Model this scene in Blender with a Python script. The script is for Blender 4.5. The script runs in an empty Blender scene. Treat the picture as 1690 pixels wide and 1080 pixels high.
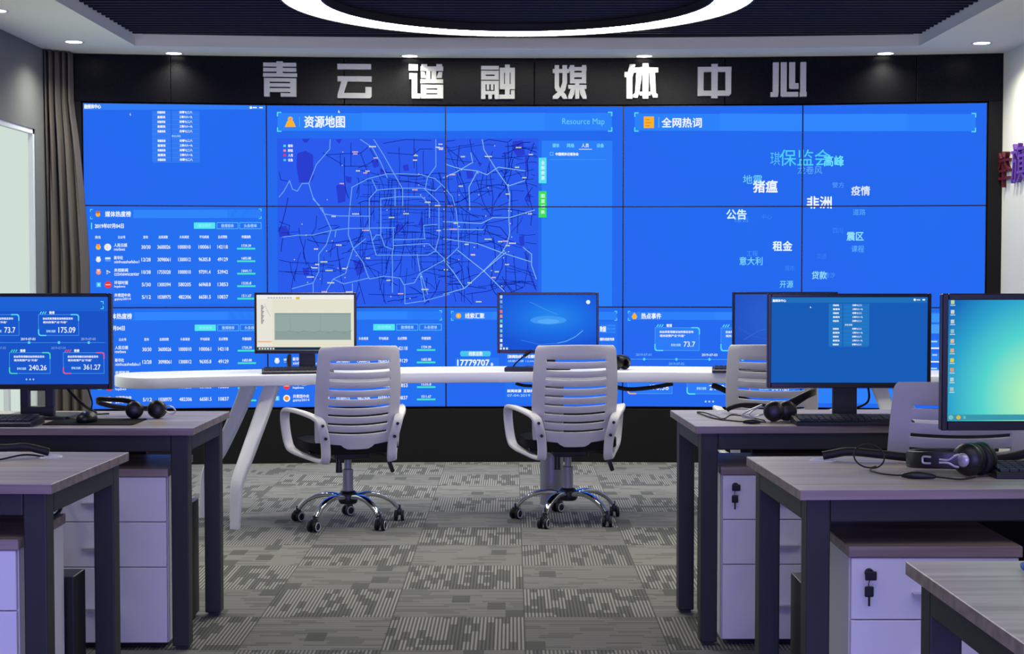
import bpy, bmesh, math, random
from mathutils import Vector, Matrix
PI = math.pi
SC = bpy.context.scene
COL = SC.collection

# ------------------------------------------------------------------ camera, world, light, exposure
CAM_Z = 1.28
cam = bpy.data.cameras.new('camera')
cam.sensor_width = 36.0
cam.lens = 2500 / 1690 * 36.0
cam.clip_start = 0.05
camo = bpy.data.objects.new('camera', cam)
camo.location = (0, 0, CAM_Z)
camo.rotation_euler = (PI / 2 - math.atan(95 / 2500), 0, 0)
COL.objects.link(camo)
SC.camera = camo

w = bpy.data.worlds.new('world')
SC.world = w
w.use_nodes = True
w.node_tree.nodes['Background'].inputs[0].default_value = (0.55, 0.65, 0.9, 1)
w.node_tree.nodes['Background'].inputs[1].default_value = 0.3

SC.view_settings.view_transform = 'Standard'
SC.view_settings.look = 'None'
SC.view_settings.exposure = 0.0
SC.view_settings.gamma = 1.0
SC.cycles.use_denoising = True
SC.cycles.max_bounces = 8
SC.cycles.sample_clamp_indirect = 4.0


def area(name, loc, rot, sx, sy, power, color):
    l = bpy.data.lights.new(name, 'AREA')
    l.shape = 'RECTANGLE'
    l.size, l.size_y = sx, sy
    l.energy = power
    l.color = color
    o = bpy.data.objects.new(name, l)
    o.location, o.rotation_euler = loc, rot
    COL.objects.link(o)
    return o


# violet fill for the fronts facing the camera; its window source is added, unseen
area('front_fill_light', (0.1, -2.9, 1.1), (PI / 2, 0, 0), 5.4, 1.5, 265, (0.31, 0.285, 1.0))
# neutral overhead fill, added to brighten the room; no lamp is seen here
area('overhead_fill_light', (0.1, 2.2, 2.66), (0, 0, 0), 3.4, 1.6, 24, (1.0, 0.98, 0.95))
# unseen spots added for more light, carrying on the side rows of downlights
for sx in (-2.74, 2.88):
    for k in range(6):
        l = bpy.data.lights.new('row_fill_spot', 'SPOT')
        l.energy, l.color = (62 if k < 3 else 10), (1.0, 0.97, 0.86)
        l.spot_size, l.spot_blend, l.shadow_soft_size = math.radians(150), 1.0, 0.05
        o = bpy.data.objects.new('row_fill_spot', l)
        o.location = (sx, 7.0 - 1.15 * k, 2.655)
        COL.objects.link(o)
# daylight through the glazed opening in the left wall
area('side_window_light', (-2.945, 8.5, 1.2), (0, -PI / 2, 0), 1.9, 1.7, 7, (0.85, 1.0, 0.93))

# ------------------------------------------------------------------ materials


def lin(c):
    return tuple(((v / 255) / 12.92 if v / 255 <= 0.04045 else ((v / 255 + 0.055) / 1.055) ** 2.4) for v in c)


def mat(name, rgb, rough=0.5, metal=0.0, spec=0.5, bump=0.0, bscale=200.0, vary=0.0, coat=0.0):
    m = bpy.data.materials.new(name)
    m.use_nodes = True
    nt = m.node_tree
    b = nt.nodes['Principled BSDF']
    col = lin(rgb) + (1,)
    b.inputs['Base Color'].default_value = col
    b.inputs['Roughness'].default_value = rough
    b.inputs['Metallic'].default_value = metal
    b.inputs['Specular IOR Level'].default_value = spec
    if coat:
        b.inputs['Coat Weight'].default_value = coat
        b.inputs['Coat Roughness'].default_value = 0.08
    tc = nt.nodes.new('ShaderNodeTexCoord')
    nz = nt.nodes.new('ShaderNodeTexNoise')
    nz.inputs['Scale'].default_value = bscale
    nt.links.new(tc.outputs['Object'], nz.inputs['Vector'])
    mr = nt.nodes.new('ShaderNodeMapRange')
    mr.inputs['To Min'].default_value = max(0.02, rough * 0.88)
    mr.inputs['To Max'].default_value = min(1, rough * 1.12)
    nt.links.new(nz.outputs[0], mr.inputs['Value'])
    nt.links.new(mr.outputs[0], b.inputs['Roughness'])
    if vary:
        mx = nt.nodes.new('ShaderNodeMix')
        mx.data_type = 'RGBA'
        mx.inputs[6].default_value = tuple(v * (1 - vary) for v in col[:3]) + (1,)
        mx.inputs[7].default_value = tuple(min(1, v * (1 + vary)) for v in col[:3]) + (1,)
        nt.links.new(nz.outputs[0], mx.inputs[0])
        nt.links.new(mx.outputs[2], b.inputs['Base Color'])
    if bump:
        bp = nt.nodes.new('ShaderNodeBump')
        bp.inputs['Strength'].default_value = bump
        bp.inputs['Distance'].default_value = 0.002
        nt.links.new(nz.outputs[0], bp.inputs['Height'])
        nt.links.new(bp.outputs[0], b.inputs['Normal'])
    return m


EM = {}


def emit(rgb, strength=1.0):
    k = (tuple(rgb), strength)
    if k not in EM:
        m = bpy.data.materials.new('glow_%02x%02x%02x' % tuple(rgb))
        m.use_nodes = True
        nt = m.node_tree
        nt.nodes.clear()
        e = nt.nodes.new('ShaderNodeEmission')
        e.inputs[0].default_value = lin(rgb) + (1,)
        e.inputs[1].default_value = strength
        o = nt.nodes.new('ShaderNodeOutputMaterial')
        nt.links.new(e.outputs[0], o.inputs[0])
        EM[k] = m
    return EM[k]


class NT:
    """tiny helper to wire math nodes"""

    def __init__(s, m):
        s.m, s.nt = m, m.node_tree

    def n(s, t, **kw):
        x = s.nt.nodes.new(t)
        for k, v in kw.items():
            setattr(x, k, v)
        return x

    def put(s, sock, v):
        if hasattr(v, 'is_linked') or hasattr(v, 'links'):
            s.nt.links.new(v, sock)
        else:
            sock.default_value = v

    def math(s, op, a, b=0.0, c=0.0):
        x = s.n('ShaderNodeMath', operation=op)
        for i, v in enumerate((a, b, c)):
            s.put(x.inputs[i], v)
        return x.outputs[0]

    def mix(s, f, a, b):
        x = s.n('ShaderNodeMix', data_type='RGBA')
        s.put(x.inputs[0], f)
        s.put(x.inputs[6], a)
        s.put(x.inputs[7], b)
        return x.outputs[2]


def carpet():
    m = bpy.data.materials.new('carpet_tiles')
    m.use_nodes = True
    t = NT(m)
    b = m.node_tree.nodes['Principled BSDF']
    tc = t.n('ShaderNodeTexCoord')
    sp = t.n('ShaderNodeSeparateXYZ')
    t.nt.links.new(tc.outputs['Object'], sp.inputs[0])
    T = 0.485
    x = t.math('DIVIDE', t.math('ADD', sp.outputs[0], -0.045 + 20 * T), T)
    y = t.math('DIVIDE', t.math('ADD', sp.outputs[1], -6.02 + 20 * T), T)
    ix, iy = t.math('FLOOR', x), t.math('FLOOR', y)
    fx, fy = t.math('FRACT', x), t.math('FRACT', y)
    par = t.math('MODULO', t.math('ADD', ix, iy), 2.0)          # quarter-turn checker
    inv = t.math('SUBTRACT', 1.0, par)
    u = t.math('ADD', t.math('MULTIPLY', fx, par), t.math('MULTIPLY', fy, inv))   # across the stripes
    v = t.math('ADD', t.math('MULTIPLY', fy, par), t.math('MULTIPLY', fx, inv))   # along the stripes
    seed = t.math('ADD', t.math('MULTIPLY', ix, 7.31), t.math('MULTIPLY', iy, 3.77))

    def wn(a, bb, c):
        cx = t.n('ShaderNodeCombineXYZ')
        for i, q in enumerate((a, bb, c)):
            t.put(cx.inputs[i], q)
        wnn = t.n('ShaderNodeTexWhiteNoise')
        t.nt.links.new(cx.outputs[0], wnn.inputs[0])
        return wnn.outputs[0]
    # fine ribs
    rib = t.math('PINGPONG', t.math('MULTIPLY', u, 36.0), 0.5)
    ribf = t.n('ShaderNodeMapRange', interpolation_type='SMOOTHSTEP')
    t.put(ribf.inputs[0], rib)
    ribf.inputs[1].default_value = 0.12
    ribf.inputs[2].default_value = 0.36
    # dark dashes: narrow lanes, random length, random place
    lane = t.math('FLOOR', t.math('MULTIPLY', u, 18.0))
    off = wn(lane, seed, 1.0)
    seg = t.math('FLOOR', t.math('ADD', t.math('MULTIPLY', v, 4.0), t.math('MULTIPLY', off, 4.0)))
    dash = t.math('GREATER_THAN', wn(lane, seg, t.math('ADD', seed, 5.0)), 0.66)
    blk = t.math('GREATER_THAN', wn(t.math('FLOOR', t.math('MULTIPLY', u, 4.0)), t.math('FLOOR', t.math('MULTIPLY', v, 7.0)), t.math('ADD', seed, 9.0)), 0.93)
    dk = t.math('MAXIMUM', t.math('MULTIPLY', dash, t.math('ADD', 0.45, t.math('MULTIPLY', par, 0.45))), t.math('MULTIPLY', blk, 0.9))
    tone = wn(ix, iy, 3.0)
    base = t.mix(tone, lin((136, 135, 135)) + (1,), lin((150, 150, 146)) + (1,))
    stripe = t.mix(ribf.outputs[0], lin((88, 88, 87)) + (1,), base)
    dark = t.mix(ribf.outputs[0], lin((76, 77, 78)) + (1,), lin((96, 97, 95)) + (1,))
    c = t.mix(dk, stripe, dark)
    # tile joints
    jx = t.math('LESS_THAN', t.math('PINGPONG', fx, 0.5), 0.006)
    jy = t.math('LESS_THAN', t.math('PINGPONG', fy, 0.5), 0.006)
    c = t.mix(t.math('MULTIPLY', t.math('MAXIMUM', jx, jy), 0.5), c, lin((70, 70, 70)) + (1,))
    t.nt.links.new(c, b.inputs['Base Color'])
    b.inputs['Roughness'].default_value = 0.95
    b.inputs['Specular IOR Level'].default_value = 0.1
    bp = t.n('ShaderNodeBump')
    bp.inputs['Strength'].default_value = 0.3
    bp.inputs['Distance'].default_value = 0.003
    t.nt.links.new(ribf.outputs[0], bp.inputs['Height'])
    t.nt.links.new(bp.outputs[0], b.inputs['Normal'])
    return m


def wood(name, c1, c2):
    m = bpy.data.materials.new(name)
    m.use_nodes = True
    t = NT(m)
    b = m.node_tree.nodes['Principled BSDF']
    tc = t.n('ShaderNodeTexCoord')
    mp = t.n('ShaderNodeMapping')
    mp.inputs['Scale'].default_value = (1.2, 34.0, 34.0)
    t.nt.links.new(tc.outputs['Object'], mp.inputs[0])
    nz = t.n('ShaderNodeTexNoise')
    nz.inputs['Scale'].default_value = 1.0
    nz.inputs['Detail'].default_value = 5
    t.nt.links.new(mp.outputs[0], nz.inputs[0])
    r = t.n('ShaderNodeValToRGB')
    r.color_ramp.elements[0].position = 0.35
    r.color_ramp.elements[0].color = lin(c1) + (1,)
    r.color_ramp.elements[1].position = 0.68
    r.color_ramp.elements[1].color = lin(c2) + (1,)
    t.nt.links.new(nz.outputs[0], r.inputs[0])
    t.nt.links.new(r.outputs[0], b.inputs['Base Color'])
    b.inputs['Roughness'].default_value = 0.38
    b.inputs['Specular IOR Level'].default_value = 0.5
    return m


def brushed(name, rgb):
    m = bpy.data.materials.new(name)
    m.use_nodes = True
    t = NT(m)
    b = m.node_tree.nodes['Principled BSDF']
    tc = t.n('ShaderNodeTexCoord')
    mp = t.n('ShaderNodeMapping')
    mp.inputs['Scale'].default_value = (8, 8, 300)
    t.nt.links.new(tc.outputs['Object'], mp.inputs[0])
    nz = t.n('ShaderNodeTexNoise')
    nz.inputs['Scale'].default_value = 1.0
    t.nt.links.new(mp.outputs[0], nz.inputs[0])
    c = t.mix(nz.outputs[0], tuple(v * 0.8 for v in lin(rgb)) + (1,), lin(rgb) + (1,))
    t.nt.links.new(c, b.inputs['Base Color'])
    b.inputs['Metallic'].default_value = 0.35
    b.inputs['Roughness'].default_value = 0.5
    return m


M = dict(
    carpet=carpet(),
    wood=wood('ash_laminate', (158, 146, 146), (194, 183, 181)),
    edge=wood('laminate_edge', (122, 106, 100), (160, 144, 138)),
    darkmetal=mat('charcoal_steel', (46, 47, 47), 0.5, 0.0, 0.4, 0.15, 400),
    white=mat('white_lacquer', (222, 224, 230), 0.35, 0, 0.5),
    laminate=mat('white_laminate', (224, 224, 228), 0.45, 0, 0.5),
    plastic=mat('white_plastic', (205, 204, 208), 0.5, 0, 0.5, 0.1, 600),
    black=mat('black_plastic', (20, 20, 22), 0.4, 0, 0.5, 0.05, 500),
    rubber=mat('black_rubber', (16, 16, 17), 0.6, 0, 0.4),
    fabric=mat('black_mesh_fabric', (18, 18, 21), 0.9, 0, 0.2, 0.5, 900),
    bezel=mat('black_bezel', (14, 14, 17), 0.3, 0, 0.5),
    gloss=mat('black_glass_panel', (7, 7, 8), 0.28, 0, 0.12),
    plinth=mat('matt_black_board', (9, 9, 10), 0.75, 0, 0.25),
    chrome=mat('chrome', (215, 216, 222), 0.1, 1.0),
    steel=mat('grey_steel', (150, 150, 155), 0.4, 0.25),
    silver=mat('silver_plastic', (190, 192, 200), 0.3, 0.4),
    letter=brushed('brushed_letter_metal', (196, 197, 188)),
    paint=mat('pale_wall_paint', (218, 217, 200), 0.85, 0, 0.2, 0.1, 60),
    greypaint=mat('grey_wall_paint', (108, 110, 108), 0.85, 0, 0.2, 0.1, 60),
    ceil=mat('white_ceiling_paint', (238, 235, 216), 0.9, 0, 0.2, 0.08, 40),
    grille=mat('black_ceiling_slat', (25, 24, 22), 0.6, 0, 0.4),
    void=mat('ceiling_void_black', (8, 8, 8), 0.9, 0, 0.1),
    curtain=mat('taupe_curtain_cloth', (92, 86, 80), 0.9, 0, 0.2, 0.3, 300, 0.12),
    frame=mat('window_frame_white', (210, 214, 212), 0.5),
    maroon=mat('dark_red_acrylic', (84, 22, 24), 0.35),
    purple=mat('purple_acrylic', (106, 62, 150), 0.35),
    keycap=mat('keycap_black', (34, 34, 38), 0.5),
    screenoff=mat('dark_screen_glass', (8, 9, 14), 0.15),
    blue=mat('blue_cable_sheath', (40, 90, 160), 0.5),
    grom=mat('grommet_pale', (200, 205, 220), 0.4),
)

# ------------------------------------------------------------------ mesh helpers


def obj(name, bm, mats, parent=None, smooth=False, angle=40):
    me = bpy.data.meshes.new(name)
    bmesh.ops.recalc_face_normals(bm, faces=bm.faces)
    bm.to_mesh(me)
    bm.free()
    if not isinstance(mats, (list, tuple)):
        mats = [mats]
    for m in mats:
        me.materials.append(m)
    if smooth:
        for p in me.polygons:
            p.use_smooth = True
        try:
            me.set_sharp_from_angle(angle=math.radians(angle))
        except Exception:
            pass
    o = bpy.data.objects.new(name, me)
    COL.objects.link(o)
    if parent:
        o.parent = parent
    return o


def thing(name, label, cat, loc=(0, 0, 0), rz=0, group=None):
    o = bpy.data.objects.new(name, None)
    o.empty_display_size = 0.1
    o.location = loc
    o.rotation_euler = (0, 0, rz)
    COL.objects.link(o)
    tag(o, label, cat, group)
    return o


def tag(o, label=None, cat=None, group=None):
    if label:
        o['label'] = label
    if cat:
        o['category'] = cat
    if group:
        o['group'] = group
    return o


def struct(name, bm, m, smooth=False):
    o = obj(name, bm, m, None, smooth)
    o['kind'] = 'structure'
    return o


def dup(root, loc, rz, label, group=None):
    def cp(o, par):
        c = o.copy()
        COL.objects.link(c)
        c.parent = par
        for ch in kids(o):
            cp(ch, c)
        return c
    r = cp(root, None)
    r.location = loc
    r.rotation_euler = (0, 0, rz)
    r['label'] = label
    if group:
        r['group'] = group
    return r


def kids(o):
    return [x for x in list(COL.objects) if x.parent == o]


def NB():
    return bmesh.new()


def merge(dst, src, mi=None):
    src.verts.index_update()
    vs = [dst.verts.new(v.co) for v in src.verts]
    for f in src.faces:
        try:
            g = dst.faces.new([vs[v.index] for v in f.verts])
            g.material_index = f.material_index if mi is None else mi
        except ValueError:
            pass
    src.free()


def box(bm, x0, x1, y0, y1, z0, z1, bev=0.0, seg=2, mi=0, mtx=None):
    t = bmesh.new()
    bmesh.ops.create_cube(t, size=1)
    for v in t.verts:
        v.co = Vector(((x0 + x1) / 2 + v.co.x * (x1 - x0), (y0 + y1) / 2 + v.co.y * (y1 - y0), (z0 + z1) / 2 + v.co.z * (z1 - z0)))
    if bev:
        bmesh.ops.bevel(t, geom=t.edges[:], offset=bev, segments=seg, profile=0.5, affect='EDGES')
    if mtx:
        bmesh.ops.transform(t, matrix=mtx, verts=t.verts)
    merge(bm, t, mi)


def prism(bm, pts, z0, z1, plane='xz', mi=0, bev=0.0):
    """extrude a closed outline; plane xz extrudes along y, xy along z, yz along x"""
    t = bmesh.new()

    def P(a, b, c):
        return {'xz': (a, c, b), 'xy': (a, b, c), 'yz': (c, a, b)}[plane]
    lo = [t.verts.new(P(a, b, z0)) for a, b in pts]
    hi = [t.verts.new(P(a, b, z1)) for a, b in pts]
    n = len(pts)
    t.faces.new(lo)
    t.faces.new(hi)
    for i in range(n):
        t.faces.new((lo[i], lo[(i + 1) % n], hi[(i + 1) % n], hi[i]))
    bmesh.ops.recalc_face_normals(t, faces=t.faces)
    if bev:
        bmesh.ops.bevel(t, geom=[e for e in t.edges if len(e.link_faces) == 2 and e.calc_face_angle(0) > 0.5], offset=bev, segments=2, profile=0.5, affect='EDGES')
    merge(bm, t, mi)


def lathe(bm, prof, n=24, mtx=None, mi=0):
    """prof: (radius, z) pairs, around z"""
    t = bmesh.new()
    rings = []
    for r, z in prof:
        if r < 1e-6:
            rings.append([t.verts.new((0, 0, z))])
        else:
            rings.append([t.verts.new((r * math.cos(2 * PI * k / n), r * math.sin(2 * PI * k / n), z)) for k in range(n)])
    for a, b in zip(rings, rings[1:]):
        for k in range(n):
            k2 = (k + 1) % n
            if len(a) == 1 and len(b) == 1:
                continue
            if len(a) == 1:
                t.faces.new((a[0], b[k], b[k2]))
            elif len(b) == 1:
                t.faces.new((a[k], a[k2], b[0]))
            else:
                t.faces.new((a[k], a[k2], b[k2], b[k]))
    if mtx:
        bmesh.ops.transform(t, matrix=mtx, verts=t.verts)
    merge(bm, t, mi)


def cyl(bm, p0, p1, r0, r1=None, n=16, mi=0):
    p0, p1 = Vector(p0), Vector(p1)
    r1 = r0 if r1 is None else r1
    d = p1 - p0
    q = d.to_track_quat('Z', 'Y').to_matrix().to_4x4()
    lathe(bm, [(0, 0), (r0, 0), (r1, d.length), (0, d.length)], n, Matrix.Translation(p0) @ q, mi)


def smooth_path(pts, n=6, closed=False):
    pts = [Vector(p) for p in pts]
    out = []
    N = len(pts)
    for i in range(N if closed else N - 1):
        if closed:
            a, b, c, d = pts[(i - 1) % N], pts[i], pts[(i + 1) % N], pts[(i + 2) % N]
        else:
            a, b, c, d = pts[max(i - 1, 0)], pts[i], pts[i + 1], pts[min(i + 2, N - 1)]
        for k in range(n):
            t = k / n
            out.append(0.5 * ((2 * b) + (c - a) * t + (2 * a - 5 * b + 4 * c - d) * t * t + (3 * b - a - 3 * c + d) * t ** 3))
    if not closed:
        out.append(pts[-1])
    return out


def sweep(bm, path, prof, ref=(0, 0, 1), closed=False, scale=None, mi=0):
    """sweep a closed 2-D profile (a along side, b along normal) along a path"""
    t = bmesh.new()
    path = [Vector(p) for p in path]
    ref = Vector(ref)
    N = len(path)
    rings = []
    prev = None
    for i, p in enumerate(path):
        if closed:
            d = path[(i + 1) % N] - path[(i - 1) % N]
        else:
            d = path[min(i + 1, N - 1)] - path[max(i - 1, 0)]
        d.normalize()
        s = d.cross(ref)
        if s.length < 0.05:
            s = prev.copy() if prev else d.orthogonal()
        s.normalize()
        prev = s
        nn = s.cross(d).normalized()
        k = scale(i / max(1, N - 1)) if scale else 1.0
        rings.append([t.verts.new(p + s * a * k + nn * b * k) for a, b in prof])
    m = len(prof)
    for i in range(N if closed else N - 1):
        a, b = rings[i], rings[(i + 1) % N]
        for k in range(m):
            t.faces.new((a[k], a[(k + 1) % m], b[(k + 1) % m], b[k]))
    if not closed:
        t.faces.new(rings[0])
        t.faces.new(rings[-1])
    merge(bm, t, mi)


def circ(r, n=10, ry=None):
    return [(r * math.cos(2 * PI * k / n), (ry or r) * math.sin(2 * PI * k / n)) for k in range(n)]


def rrect(a, b, r, n=3):
    out = []
    for cx, cy, s in ((a - r, b - r, 0), (-a + r, b - r, 1), (-a + r, -b + r, 2), (a - r, -b + r, 3)):
        for k in range(n + 1):
            t = PI / 2 * (s + k / n)
            out.append((cx + r * math.cos(t), cy + r * math.sin(t)))
    return out


def tube(bm, pts, r, n=8, sm=6, closed=False, mi=0, scale=None):
    sweep(bm, smooth_path(pts, sm, closed) if sm else pts, circ(r, n), (0.13, 0.21, 0.97), closed, scale, mi)


# ------------------------------------------------------------------ the setting
XL, XR = -2.96, 3.16            # side walls
XC, D, R = 0.148, 10.03, 19.5   # the video wall: centre, distance, radius of its shallow arc
CW, CH = 1.172, 0.663           # one display of the wall
SB = 0.368                      # lower edge of the displays
ZC = 2.671                      # soffit
YF = -3.0                       # wall behind the photographer


def arc(s, off=0.0):
    f = s / R
    r = R - off
    return XC + r * math.sin(f), D - R + r * math.cos(f)


bm = NB()
box(bm, XL - 0.2, XR + 0.2, YF - 0.2, 10.7, -0.1, 0)
struct('floor', bm, M['carpet'])
bm = NB()
box(bm, XL - 0.2, XR + 0.2, 10.5, 10.7, 0, 3.1)
struct('wall_back', bm, M['greypaint'])
bm = NB()
box(bm, XR, XR + 0.2, YF, 10.5, 0, 3.1)
struct('wall_right', bm, M['paint'])
WY0, WY1, WZ0, WZ1 = 7.55, 9.44, 0.12, 2.15     # glazed opening in the left wall
bm = NB()
box(bm, XL - 0.2, XL, YF, WY0, 0, 3.1)
box(bm, XL - 0.2, XL, WY1, 10.5, 0, 3.1)
box(bm, XL - 0.2, XL, WY0, WY1, 0, WZ0)
box(bm, XL - 0.2, XL, WY0, WY1, WZ1, 3.1)
struct('wall_left', bm, M['greypaint'])
bm = NB()
box(bm, XL - 0.2, -2.6, YF - 0.2, YF, 0, 3.1)
box(bm, 2.8, XR + 0.2, YF - 0.2, YF, 0, 3.1)
box(bm, -2.6, 2.8, YF - 0.2, YF, 0, 0.4)
box(bm, -2.6, 2.8, YF - 0.2, YF, 2.3, 3.1)
struct('wall_front', bm, M['paint'])

# window in the left wall: frame and bright frosted pane
fr = NB()
for a0, a1, b0, b1 in ((WY0, WY0 + 0.05, WZ0, WZ1), (WY1 - 0.03, WY1, WZ0, WZ1), (WY0, WY1, WZ1 - 0.03, WZ1), (WY0, WY1, WZ0, WZ0 + 0.05), (8.9, 8.94, WZ0, 0.9), (WY0, WY1, 0.86, 0.9)):
    box(fr, XL - 0.06, XL - 0.005, a0, a1, b0, b1)
wf = struct('window_1', fr, M['frame'])
pn = NB()
box(pn, XL - 0.045, XL - 0.035, WY0 + 0.02, WY1 - 0.02, WZ0 + 0.02, WZ1 - 0.02)
obj('pane', pn, emit((212, 228, 218), 0.95), wf)

# unseen window added behind the photographer for the violet fill; its pane glows
fr = NB()
for a0, a1, b0, b1 in ((-2.6, -2.54, 0.4, 2.3), (2.74, 2.8, 0.4, 2.3), (-2.6, 2.8, 0.4, 0.46), (-2.6, 2.8, 2.24, 2.3), (-0.8, -0.75, 0.4, 2.3), (1.0, 1.05, 0.4, 2.3)):
    box(fr, a0, a1, YF - 0.14, YF - 0.06, b0, b1)
wf = struct('added_window', fr, M['frame'])
pn = NB()
box(pn, -2.58, 2.78, YF - 0.12, YF - 0.11, 0.42, 2.28)
obj('pane', pn, emit((176, 172, 250), 1.0), wf)

# ceiling: soffit round a shallow recess, its side faces, the slatted grille
RX0, RX1, RY0 = -2.44, 2.57, 1.2
RT = 2.738
NARC = 24
back_edge = []
for k in range(NARC + 1):
    s = -2.55 + 4.99 * k / NARC
    back_edge.append(arc(s, 0.39))
bm = NB()


def quad(bm, pts, mi=0):
    f = bm.faces.new([bm.verts.new(p) for p in pts])
    f.material_index = mi


x0b, y0b = back_edge[0]
x1b, y1b = back_edge[-1]
quad(bm, [(XL, YF, ZC), (XR, YF, ZC), (XR, RY0, ZC), (XL, RY0, ZC)])
quad(bm, [(XL, RY0, ZC), (RX0, RY0, ZC), (x0b, y0b, ZC), (XL, y0b, ZC)])
quad(bm, [(RX1, RY0, ZC), (XR, RY0, ZC), (XR, y1b, ZC), (x1b, y1b, ZC)])
for (xa, ya), (xb, yb) in zip(back_edge, back_edge[1:]):
    quad(bm, [(xa, ya, ZC), (xb, yb, ZC), (xb, 10.5, ZC), (xa, 10.5, ZC)])
    quad(bm, [(xa, ya, ZC), (xb, yb, ZC), (xb, yb, RT + 0.2), (xa, ya, RT + 0.2)])
quad(bm, [(XL, y0b, ZC), (x0b, y0b, ZC), (x0b, 10.5, ZC), (XL, 10.5, ZC)])
quad(bm, [(x1b, y1b, ZC), (XR, y1b, ZC), (XR, 10.5, ZC), (x1b, 10.5, ZC)])
quad(bm, [(RX0, RY0, ZC), (x0b, y0b, ZC), (x0b, y0b, RT + 0.2), (RX0, RY0, RT + 0.2)])
quad(bm, [(RX1, RY0, ZC), (x1b, y1b, ZC), (x1b, y1b, RT + 0.2), (RX1, RY0, RT + 0.2)])
quad(bm, [(RX0, RY0, ZC), (RX1, RY0, ZC), (RX1, RY0, RT + 0.2), (RX0, RY0, RT + 0.2)])
# roof slab over everything
box(bm, XL - 0.2, XR + 0.2, YF - 0.2, 10.7, 3.0, 3.1)
ceil = struct('ceiling', bm, M['ceil'])
bm = NB()
yy = RY0 + 0.05
while yy < 9.42:
    fy = (yy - RY0) / (y0b - RY0)
    box(bm, RX0 + (x0b - RX0) * fy + 0.002, RX1 + (x1b - RX1) * fy - 0.002, yy, yy + 0.022, RT, RT + 0.05)
    yy += 0.085
# last slats follow the curved end
sl = []
for off in (0.44,):
    pts = [arc(-2.5 + 4.9 * k / NARC, off) + (RT + 0.025,) for k in range(NARC + 1)]
    sweep(bm, pts, [(-0.011, -0.025), (0.011, -0.025), (0.011, 0.025), (-0.011, 0.025)])
box(bm, RX0, RX1, RY0, 9.62, RT + 0.17, RT + 0.18, mi=1)
g = struct('ceiling_grille', bm, [M['grille'], M['void']])

# black fascia above the displays, plinth below, side returns
SL, SR = -2.99, 3.03
ZT = SB + 3 * CH


def arc_slab(bm, s0, s1, z0, z1, off0, off1, n=12, mi=0):
    t = bmesh.new()
    rows = []
    for k in range(n + 1):
        s = s0 + (s1 - s0) * k / n
        a, b = arc(s, off1), arc(s, off0)
        rows.append([t.verts.new((a[0], a[1], z0)), t.verts.new((a[0], a[1], z1)), t.verts.new((b[0], b[1], z1)), t.verts.new((b[0], b[1], z0))])
    for a, b in zip(rows, rows[1:]):
        for j in range(4):
            t.faces.new((a[j], a[(j + 1) % 4], b[(j + 1) % 4], b[j]))
    t.faces.new(rows[0])
    t.faces.new(rows[-1])
    bmesh.ops.recalc_face_normals(t, faces=t.faces)
    bmesh.ops.bevel(t, geom=[e for e in t.edges if len(e.link_faces) == 2 and e.calc_face_angle(0) > 0.8], offset=0.003, segments=2, profile=0.5, affect='EDGES')
    merge(bm, t, mi)


bm = NB()
seams = [SL, -2.37, -1.25, 0.0, 1.25, 2.48, SR]
for a, b in zip(seams, seams[1:]):
    arc_slab(bm, a + 0.0015, b - 0.0015, ZT + 0.006, ZC, -0.06, 0.0)
struct('trim_1', bm, M['gloss'])
bm = NB()
arc_slab(bm, SL, SR, 0.0, SB - 0.012, -0.06, 0.0, 24)
struct('baseboard_back', bm, M['plinth'])
bm = NB()
arc_slab(bm, SL, -2.5 * CW - 0.006, SB - 0.012, ZT + 0.006, -0.06, 0.0, 2)
arc_slab(bm, 2.5 * CW + 0.006, SR, SB - 0.012, ZT + 0.006, -0.06, 0.0, 2)
arc_slab(bm, SL, SR, 0.0, ZC, -0.16, -0.15, 24)
struct('trim_2', bm, M['plinth'])

# ------------------------------------------------------------------ picture content of the displays
TXT = {}


def text_polys(s, bold):
    k = (s, bold)
    if k not in TXT:
        cu = bpy.data.curves.new('t', 'FONT')
        cu.body = s
        cu.offset = bold
        cu.resolution_u = 3
        o = bpy.data.objects.new('t', cu)
        COL.objects.link(o)
        bpy.context.view_layer.update()
        me = bpy.data.meshes.new_from_object(o.evaluated_get(bpy.context.evaluated_depsgraph_get()))
        co = [(v.co.x, v.co.y) for v in me.vertices]
        pl = [[co[i] for i in p.vertices] for p in me.polygons]
        bpy.data.objects.remove(o)
        bpy.data.curves.remove(cu)
        bpy.data.meshes.remove(me)
        xs = [c[0] for c in co] or [0, 1]
        ys = [c[1] for c in co] or [0, 1]
        x0, x1, y0, y1 = min(xs), max(xs), min(ys), max(ys)
        TXT[k] = [[((x - x0) / max(1e-6, x1 - x0), (y - y0) / max(1e-6, y1 - y0)) for x, y in p] for p in pl]
    return TXT[k]


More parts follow.
